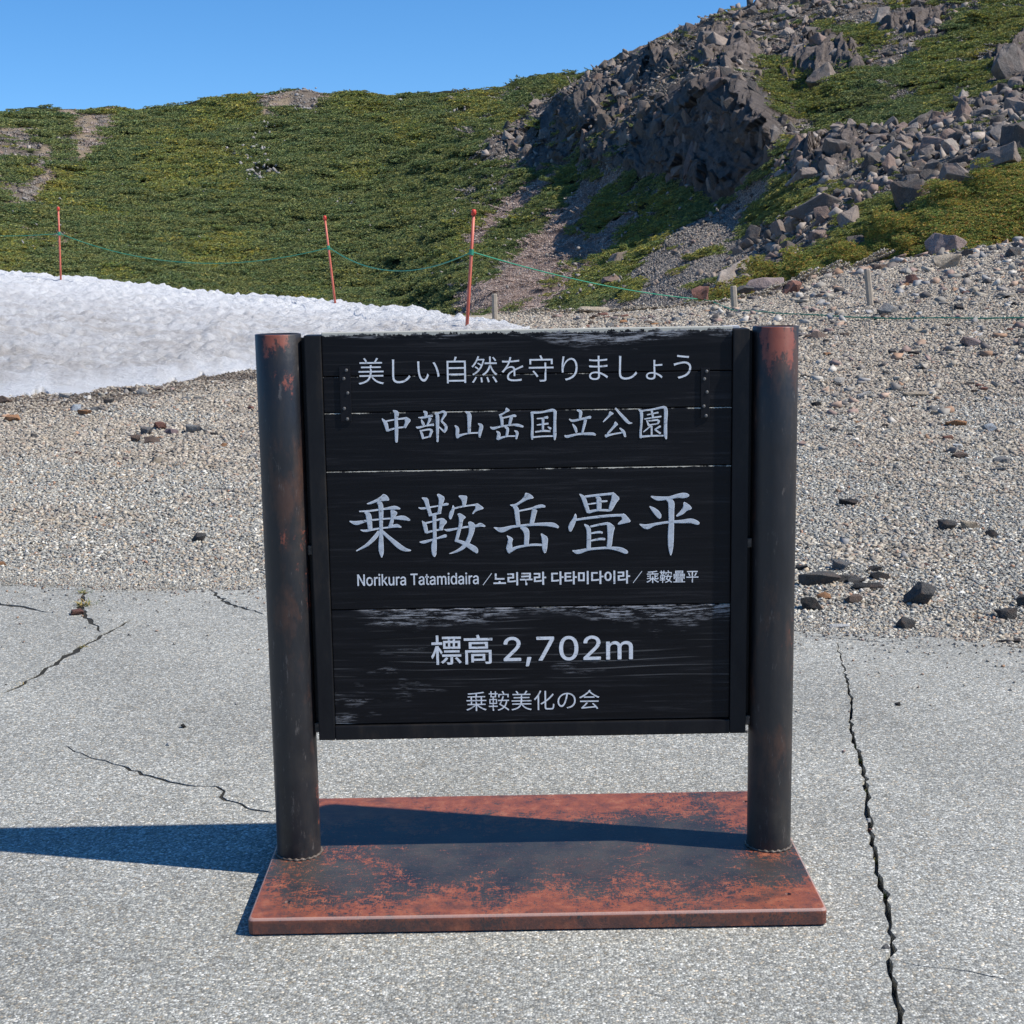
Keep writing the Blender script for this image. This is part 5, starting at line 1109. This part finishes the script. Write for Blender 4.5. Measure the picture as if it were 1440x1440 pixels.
# ------------------------------------------------------------------ lettering
# strokes traced as (x, y, width) runs or filled outlines, in tenths of photo pixels of each character's own square
P_, S_ = 'P', 'S'
BIGCH = [
 (488, 690, 14.4, [
  (P_, [(383, 268), (560, 190), (680, 120), (735, 65), (800, 90), (840, 140), (858, 198), (760, 207), (620, 225), (470, 278)]),
  (S_, [(640, 230, 80), (685, 330, 100), (690, 700, 72), (690, 900, 80), (690, 1150, 105), (698, 1270, 80), (702, 1350, 20)]),
  (S_, [(250, 420, 25), (450, 410, 35), (750, 370, 38), (960, 345, 75), (1075, 365, 25)]),
  (S_, [(360, 430, 30), (435, 510, 110), (470, 780, 88)]),
  (P_, [(880, 380), (960, 400), (1018, 440), (1010, 480), (955, 560), (920, 740), (828, 748), (890, 560)]),
  (S_, [(55, 620, 20), (190, 655, 80), (400, 610, 42), (650, 580, 32), (900, 560, 36), (1130, 550, 90), (1270, 595, 35)]),
  (S_, [(275, 795, 15), (380, 812, 46), (650, 765, 32), (850, 742, 32), (1000, 710, 70), (1100, 740, 20)]),
  (S_, [(650, 830, 70), (560, 950, 80), (400, 1100, 60), (190, 1220, 20)]),
  (S_, [(715, 830, 60), (850, 950, 70), (1050, 1120, 100), (1170, 1190, 75), (1290, 1210, 25)])]),
 (586, 690, 14.4, [
  (P_, [(90, 132), (230, 145), (260, 300), (300, 450), (330, 500), (250, 522), (200, 370), (150, 210)]),
  (P_, [(405, 75), (450, 60), (575, 135), (520, 300), (490, 450), (415, 460), (440, 330), (450, 170)]),
  (S_, [(40, 345, 20), (120, 360, 42), (300, 330, 30), (480, 300, 30), (600, 275, 52), (645, 270, 20)]),
  (S_, [(250, 500, 45), (350, 480, 42), (490, 445, 36)]),
  (S_, [(355, 490, 80), (360, 700, 75), (365, 950, 75), (350, 1130, 108), (355, 1280, 85), (358, 1335, 30)]),
  (S_, [(110, 610, 12), (160, 690, 80), (200, 850, 70)]), (S_, [(170, 660, 36), (330, 620, 30), (470, 580, 40), (540, 575, 40)]),
  (P_, [(470, 580), (540, 553), (622, 630), (545, 720), (525, 790), (450, 800)]),
  (S_, [(200, 850, 42), (350, 810, 36), (530, 780, 36)]),
  (S_, [(60, 1040, 15), (150, 1040, 60), (330, 990, 36), (430, 960, 36), (570, 918, 62), (605, 910, 36)]),
  (P_, [(838, 105), (900, 93), (1027, 105), (1010, 230), (990, 310), (925, 322), (915, 200)]),
  (S_, [(760, 360, 32), (900, 325, 32), (1100, 295, 28), (1210, 285, 44)]),
  (P_, [(1185, 285), (1225, 248), (1357, 345), (1342, 372), (1200, 418), (1138, 478), (1120, 465), (1190, 360)]),
  (P_, [(735, 283), (772, 350), (745, 470), (700, 577), (665, 577), (648, 530), (660, 450), (710, 370)]),
  (P_, [(823, 470), (880, 453), (993, 530), (985, 552), (940, 590), (915, 745), (835, 775), (860, 620), (850, 530)]),
  (S_, [(870, 750, 72), (820, 950, 66), (790, 1030, 52)]), (S_, [(790, 1010, 50), (900, 1040, 66), (1050, 1110, 95), (1180, 1190, 108), (1222, 1255, 50)]),
  (S_, [(560, 785, 15), (640, 800, 50), (830, 765, 36), (1000, 735, 36), (1200, 715, 50), (1290, 692, 75), (1385, 720, 25)]),
  (P_, [(1038, 640), (1085, 620), (1150, 650), (1192, 700), (1160, 850), (1065, 1080), (968, 1070), (1050, 880), (1060, 760)]),
  (S_, [(1020, 1060, 98), (920, 1160, 70), (800, 1230, 46), (665, 1275, 15)])]),
 (688, 690, 14.4, [
  (P_, [(408, 285), (530, 270), (650, 190), (710, 110), (735, 38), (810, 60), (870, 100), (908, 150), (780, 180), (650, 250), (560, 305), (480, 332)]),
  (S_, [(500, 320, 60), (550, 380, 95), (570, 550, 90), (590, 710, 82)]),
  (S_, [(600, 410, 30), (850, 360, 36), (960, 330, 60), (1060, 312, 66), (1130, 320, 35)]),
  (S_, [(918, 390, 112), (890, 520, 96), (855, 690, 86)]),
  (S_, [(95, 745, 15), (250, 795, 100), (450, 735, 56), (650, 710, 46), (900, 685, 52), (1150, 680, 72), (1300, 695, 86), (1400, 740, 45)]),
  (S_, [(640, 745, 40), (735, 800, 115), (760, 900, 105), (750, 1100, 92)]),
  (P_, [(348, 895), (485, 965), (460, 1060), (470, 1140), (425, 1272), (380, 1262), (338, 1165), (370, 1060), (385, 980)]),
  (S_, [(420, 1215, 80), (560, 1150, 52), (760, 1110, 42), (920, 1095, 46), (1090, 1100, 42)]),
  (P_, [(1040, 852), (1193, 940), (1175, 1150), (1155, 1252), (1112, 1268), (1073, 1180), (1070, 1050), (1060, 950)])]),
 (792, 690, 14.4, [
  (S_, [(335, 70, 20), (410, 150, 80), (470, 320, 82), (510, 440, 68)]), (S_, [(440, 120, 42), (700, 90, 46), (950, 65, 46), (1025, 52, 42)]),
  (P_, [(985, 80), (1020, 28), (1152, 155), (1080, 240), (990, 400), (930, 424), (922, 340), (975, 170)]),
  (S_, [(660, 130, 24), (720, 175, 98), (725, 390, 92)]), (S_, [(510, 270, 30), (690, 250, 26)]), (S_, [(785, 217, 38), (890, 210, 32)]),
  (S_, [(515, 432, 62), (700, 395, 42), (945, 400, 46)]),
  (P_, [(245, 453), (277, 510), (265, 600), (220, 720), (165, 828), (120, 822), (98, 740), (130, 660), (200, 560)]),
  (S_, [(245, 592, 42), (500, 555, 48), (900, 510, 52), (1190, 495, 52)]),
  (P_, [(1150, 500), (1235, 453), (1372, 610), (1340, 642), (1110, 692), (1108, 660), (1195, 580), (1188, 545)]),
  (S_, [(430, 680, 20), (495, 745, 80), (520, 850, 86), (515, 1180, 86)]), (S_, [(555, 727, 36), (750, 685, 42), (905, 662, 52)]),
  (P_, [(888, 692), (880, 650), (940, 643), (1052, 730), (1015, 850), (980, 1152), (878, 1162), (900, 950)]),
  (S_, [(565, 862, 30), (720, 840, 42), (795, 850, 36)]), (S_, [(565, 1012, 30), (740, 980, 46), (845, 980, 42)]),
  (S_, [(190, 1215, 20), (300, 1240, 85), (500, 1190, 52), (750, 1165, 46), (950, 1160, 52), (1150, 1190, 90), (1260, 1235, 84), (1305, 1250, 40)])]),
 (892, 690, 14.4, [
  (S_, [(340, 115, 25), (480, 158, 85), (700, 145, 60), (880, 105, 82), (980, 98, 108), (1060, 95, 88), (1105, 95, 36)]),
  (S_, [(655, 160, 50), (745, 240, 122), (750, 400, 116), (750, 650, 110), (740, 900, 120), (738, 1100, 106), (738, 1230, 66), (738, 1305, 20)]),
  (P_, [(293, 303), (400, 340), (490, 400), (547, 480), (547, 545), (510, 572), (450, 530), (370, 430)]),
  (P_, [(998, 223), (1060, 250), (1130, 300), (1167, 355), (1140, 382), (1070, 402), (980, 482), (860, 532), (843, 505), (930, 420), (990, 330)]),
  (S_, [(110, 680, 20), (250, 730, 100), (420, 680, 56), (700, 637, 46), (950, 625, 66), (1150, 612, 95), (1270, 650, 80), (1315, 665, 36)])]),
]
MIDCH = [
 (530, 565, 13.09, [
  (S_, [(95, 310, 15), (160, 400, 70), (195, 535, 50)]), (S_, [(165, 357, 25), (350, 325, 25), (540, 300, 36)]), (P_, [(505, 305), (540, 273), (632, 335), (568, 420), (532, 490), (482, 472), (520, 380)]),
  (S_, [(195, 532, 36), (350, 485, 30), (510, 465, 30)]), (S_, [(300, 160, 20), (358, 210, 85), (355, 320, 62), (360, 500, 66), (360, 700, 52), (358, 745, 35)]),
  (S_, [(860, 175, 25), (900, 210, 66), (890, 280, 34)]), (S_, [(765, 290, 15), (850, 290, 36), (1020, 255, 46)]), (S_, [(820, 330, 20), (850, 400, 52), (866, 432, 30)]), (S_, [(980, 300, 56), (960, 360, 45), (925, 425, 26)]),
  (S_, [(725, 465, 20), (770, 475, 40), (900, 442, 26), (1045, 420, 46)]), (S_, [(795, 520, 20), (830, 600, 46), (850, 680, 36)]), (S_, [(820, 532, 26), (960, 508, 30), (1012, 530, 46)]), (S_, [(1010, 530, 52), (970, 645, 40)]), (S_, [(855, 667, 30), (985, 637, 26)]),
  (S_, [(1070, 212, 28), (1110, 250, 66), (1115, 450, 60), (1115, 735, 36)]), (S_, [(1110, 222, 26), (1220, 182, 42), (1275, 222, 46)]), (S_, [(1262, 222, 56), (1185, 350, 30)]), (S_, [(1185, 350, 30), (1265, 440, 46), (1270, 500, 52), (1240, 562, 34)]), (S_, [(1238, 550, 34), (1135, 452, 20)])]),
 (635, 565, 13.09, [
  (S_, [(258, 180, 20), (322, 240, 80), (325, 400, 66), (325, 580, 56)]), (S_, [(62, 435, 15), (105, 490, 62), (105, 600, 62), (112, 662, 52)]), (S_, [(110, 637, 60), (230, 597, 30), (350, 577, 26), (505, 570, 26)]), (S_, [(490, 400, 15), (545, 448, 70), (525, 560, 62), (515, 652, 34)]),
  (P_, [(862, 240), (980, 188), (1003, 98), (1082, 160), (1000, 202), (900, 267)]), (S_, [(900, 255, 44), (925, 330, 56), (930, 445, 46)]), (S_, [(945, 297, 26), (1080, 267, 30), (1150, 257, 46), (1187, 262, 30)]), (S_, [(1100, 280, 62), (1065, 430, 46)]),
  (S_, [(712, 463, 15), (770, 490, 50), (900, 457, 30), (1100, 427, 32), (1220, 432, 52), (1318, 457, 30)]), (S_, [(985, 462, 30), (1030, 500, 52), (1015, 625, 46)]), (S_, [(828, 538, 15), (870, 590, 60), (850, 690, 58)]), (S_, [(855, 682, 50), (1010, 637, 26), (1180, 630, 26)]), (S_, [(1158, 528, 15), (1206, 570, 52), (1190, 682, 30)])]),
 (740, 565, 13.09, [
  (S_, [(105, 190, 50), (115, 400, 40), (108, 600, 50), (110, 692, 30)]), (S_, [(95, 202, 44), (290, 192, 32), (480, 155, 52), (555, 190, 30)]), (S_, [(530, 190, 60), (525, 400, 52), (525, 600, 60), (525, 702, 25)]), (S_, [(115, 652, 30), (300, 636, 26), (510, 630, 26)]),
  (S_, [(198, 310, 20), (300, 302, 26), (395, 285, 50)]), (S_, [(198, 427, 20), (405, 400, 32)]), (S_, [(310, 315, 50), (305, 530, 36)]), (S_, [(168, 555, 25), (300, 535, 36), (440, 542, 30)]), (S_, [(398, 462, 20), (452, 495, 42)]),
  (S_, [(936, 150, 25), (1000, 190, 60), (990, 305, 42)]), (S_, [(792, 320, 20), (860, 350, 42), (1020, 317, 36), (1185, 282, 50)]), (S_, [(853, 408, 15), (900, 480, 52), (925, 560, 40)]), (S_, [(1090, 330, 56), (1070, 420, 50), (1030, 580, 36)]), (S_, [(708, 620, 20), (760, 640, 50), (950, 597, 36), (1200, 590, 52), (1277, 607, 30)])]),
 (840, 565, 13.09, [
  (P_, [(228, 168), (307, 215), (250, 252), (112, 382), (98, 365), (200, 250)]), (S_, [(333, 118, 30), (430, 230, 46), (520, 330, 60), (580, 385, 44), (642, 392, 15)]), (P_, [(328, 353), (387, 415), (352, 442), (200, 600), (168, 590), (300, 430)]),
  (S_, [(150, 632, 58), (270, 600, 30), (455, 565, 26)]), (S_, [(413, 482, 20), (480, 550, 52), (515, 642, 34)]),
  (S_, [(762, 142, 20), (810, 200, 56), (810, 400, 42), (795, 560, 42), (800, 662, 46)]), (S_, [(800, 170, 30), (1000, 142, 30), (1205, 102, 44)]), (S_, [(1212, 88, 36), (1260, 150, 68), (1255, 400, 60), (1255, 600, 60), (1270, 684, 25)]), (S_, [(810, 642, 36), (1000, 627, 30), (1220, 622, 26)]),
  (S_, [(1000, 160, 36), (1025, 280, 36)]), (S_, [(918, 240, 18), (1120, 197, 28)]), (S_, [(868, 317, 20), (1175, 270, 28)]), (S_, [(908, 340, 20), (950, 440, 38)]), (S_, [(940, 352, 20), (1120, 332, 30)]), (S_, [(1140, 345, 38), (1110, 402, 34)]), (S_, [(955, 427, 22), (1115, 402, 22)]),
  (S_, [(990, 440, 26), (850, 555, 20)]), (S_, [(1000, 450, 32), (1000, 615, 30)]), (S_, [(1162, 450, 36), (1060, 512, 26)]), (S_, [(1060, 512, 26), (1162, 582, 34)])]),
]
def catmull(pts, n=6):
    P = [np.array(p, float) for p in pts]; 
    if len(P) < 3: return [P[0]+(P[1]-P[0])*t for t in np.linspace(0, 1, 4)]
    Q = [2*P[0]-P[1]]+P+[2*P[-1]-P[-2]]; out = []
    for i in range(1, len(Q)-2):
        for t in np.linspace(0, 1, n, endpoint=False):
            a, b, c, d = Q[i-1], Q[i], Q[i+1], Q[i+2]; out.append(.5*((2*b)+(-a+c)*t+(2*a-5*b+4*c-d)*t*t+(-a+3*b-3*c+d)*t**3))
    out.append(P[-1]); return out
def ribbon(pts, shrink):
    c = catmull(pts); V, n = [], len(c); Lf, Rt = [], []
    for i, q in enumerate(c):
        a, b = c[max(0, i-1)], c[min(n-1, i+1)]; d = b[:2]-a[:2]; d = d/(np.hypot(*d)+1e-9); nn = np.array([-d[1], d[0]]); w = max(3., q[2]/2-shrink)
        Lf.append(q[:2]+nn*w); Rt.append(q[:2]-nn*w)
    cap = [c[0][:2]-(c[1][:2]-c[0][:2])/(np.hypot(*(c[1][:2]-c[0][:2]))+1e-9)*max(2, (c[0][2]/2-shrink))*.5]; cap2 = [c[-1][:2]+(c[-1][:2]-c[-2][:2])/(np.hypot(*(c[-1][:2]-c[-2][:2]))+1e-9)*max(2, (c[-1][2]/2-shrink))*.5]
    V = Lf+Rt+cap+cap2; F = [(i, i+1, n+i+1, n+i) for i in range(n-1)]+[(0, n, 2*n), (n-1, 2*n+1, 2*n-1)]
    return V, F
def shrink_poly(P, s):
    P = [np.array(p, float) for p in P]; n = len(P); out = []; area = sum(P[i][0]*P[(i+1) % n][1]-P[(i+1) % n][0]*P[i][1] for i in range(n)); sg = 1 if area > 0 else -1
    for i in range(n):
        a = P[i]-P[i-1]; b = P[(i+1) % n]-P[i]; a /= np.hypot(*a); b /= np.hypot(*b); na = np.array([-a[1], a[0]])*sg; nb = np.array([-b[1], b[0]])*sg; m_ = na+nb; m_ /= np.hypot(*m_)+1e-9
        out.append(P[i]+m_*s/max(.45, float(m_@na)))
    return out
def smooth_poly(P): 
    P = [np.array(p, float) for p in P]; n = len(P); out = []
    for i in range(n): out += [P[i]*.82+P[i-1]*.18, P[i]*.82+P[(i+1) % n]*.18]
    return out
def lettering(chars, name, label, edge_w, fill_w):
    for mat, shr, lift in ((MAT['edge'], 0., .0006), (MAT['fill'], edge_w, .0014)):
        VV, FF, k = [], [], 0
        for ox, oy, sc, strokes in chars:
            for kind, data in strokes:
                y = YBD-lift-.00002*(k % 24); k += 1
                if kind == S_:
                    V, F = ribbon(data, shr)
                else:
                    V = smooth_poly(shrink_poly(data, shr+.01)); F = [tuple(range(len(V)))]
                s = len(VV)
                for q in V: p = on_y(ox+q[0]/sc, oy+q[1]/sc, y); VV.append(tuple(p))
                for f in F: FF.append(tuple(s+i for i in f))
        # give the paint a thickness by closing back to the board
        me = mesh(name, VV, FF, mat); bm = bmesh.new(); bm.from_mesh(me); bmesh.ops.triangulate(bm, faces=bm.faces[:]); bm.normal_update()
        for f in bm.faces:
            if f.normal.y > 0: f.normal_flip()
        bm.to_mesh(me); bm.free()
        o = link(name, me, sign); o['label'] = label
lettering(BIGCH, 'lettering', 'large brush lettering 乗鞍岳畳平', 11., 0)
lettering(MIDCH, 'lettering', 'brush lettering 中部山岳国立公園', 9., 0)

try:
    import os
    SANS = bpy.data.fonts.load(os.path.join(bpy.utils.system_resource('DATAFILES', path='fonts'), 'Inter.woff2'))
except Exception: SANS = None
def text_line(s, x0, x1, yt, yb, label, off=0.0, mat='paint', lift=.0008, bold=.0):
    """type set with the built-in fonts, fitted to the photographed extent of the line on the board"""
    cu = bpy.data.curves.new('t', 'FONT'); cu.body = s
    if SANS and s.isascii(): cu.font = SANS
    cu.size = 1.; cu.offset = off; cu.resolution_u = 5; cu.fill_mode = 'FRONT' if hasattr(cu, 'fill_mode') else None
    ob = bpy.data.objects.new('t', cu); COL.objects.link(ob); dg = bpy.context.evaluated_depsgraph_get(); me = bpy.data.meshes.new_from_object(ob.evaluated_get(dg)); bpy.data.objects.remove(ob)
    co = np.zeros(len(me.vertices)*3, np.float32); me.vertices.foreach_get('co', co); co = co.reshape(-1, 3)
    mn, mx = co.min(0), co.max(0); a = on_y(x0, yb, YBD); b = on_y(x1, yb-.016*(x1-x0), YBD); c = on_y(x0, yt, YBD)
    sx = (b[0]-a[0])/(mx[0]-mn[0]); sz = (c[2]-a[2])/(mx[1]-mn[1])
    V = np.zeros_like(co); V[:, 0] = a[0]+(co[:, 0]-mn[0])*sx; V[:, 2] = a[2]+(co[:, 1]-mn[1])*sz; V[:, 1] = YBD-lift
    V[:, 2] += (co[:, 0]-mn[0])/(mx[0]-mn[0])*(b[2]-a[2])
    if s.isascii():
        F0 = [tuple(p.vertices) for p in me.polygons]; n = len(V); VV, FF = [], []
        for k, (dx, dz) in enumerate(((0, 0), (bold, 0), (-bold, 0), (0, bold*.7), (0, -bold*.7))):
            VV.append(V+np.array([dx, -.00003*k, dz], np.float32)); FF += [tuple(i+k*n for i in f) for f in F0]
        me = mesh('lettering', np.concatenate(VV), FF); V = np.concatenate(VV).astype(np.float32)
    me.vertices.foreach_set('co', V.ravel()); me.update(); me.materials.clear(); me.materials.append(MAT[mat]); me.name = 'lettering'
    o = link('lettering', me, sign); o['label'] = label; return o
text_line('美しい自然を守りましょう', 504.5, 972, 503.5, 541, 'top line 美しい自然を守りましょう', -.007)
text_line('Norikura Tatamidaira', 503, 673, 807.5, 824, 'small line Norikura Tatamidaira', .0, bold=.0005)
text_line('／', 679, 692, 806, 823, 'first slash', .01)
text_line('노리쿠라 다타미다이라', 694, 886, 805, 823.5, 'small line 노리쿠라 다타미다이라', .022)
text_line('／', 890, 903, 803, 820, 'second slash', .01)
text_line('乘鞍疊平', 909, 982, 802.5, 820, 'small line 乘鞍疊平', .004)
text_line('標高', 606.5, 693, 893.5, 935, 'elevation characters 標高', .006)
text_line('2,702m', 709, 889.5, 896, 937, 'elevation figures 2,702m', 0., bold=.0010)
text_line('乗鞍美化の会', 656, 843, 972.5, 1000, 'bottom line 乗鞍美化の会', -.006)
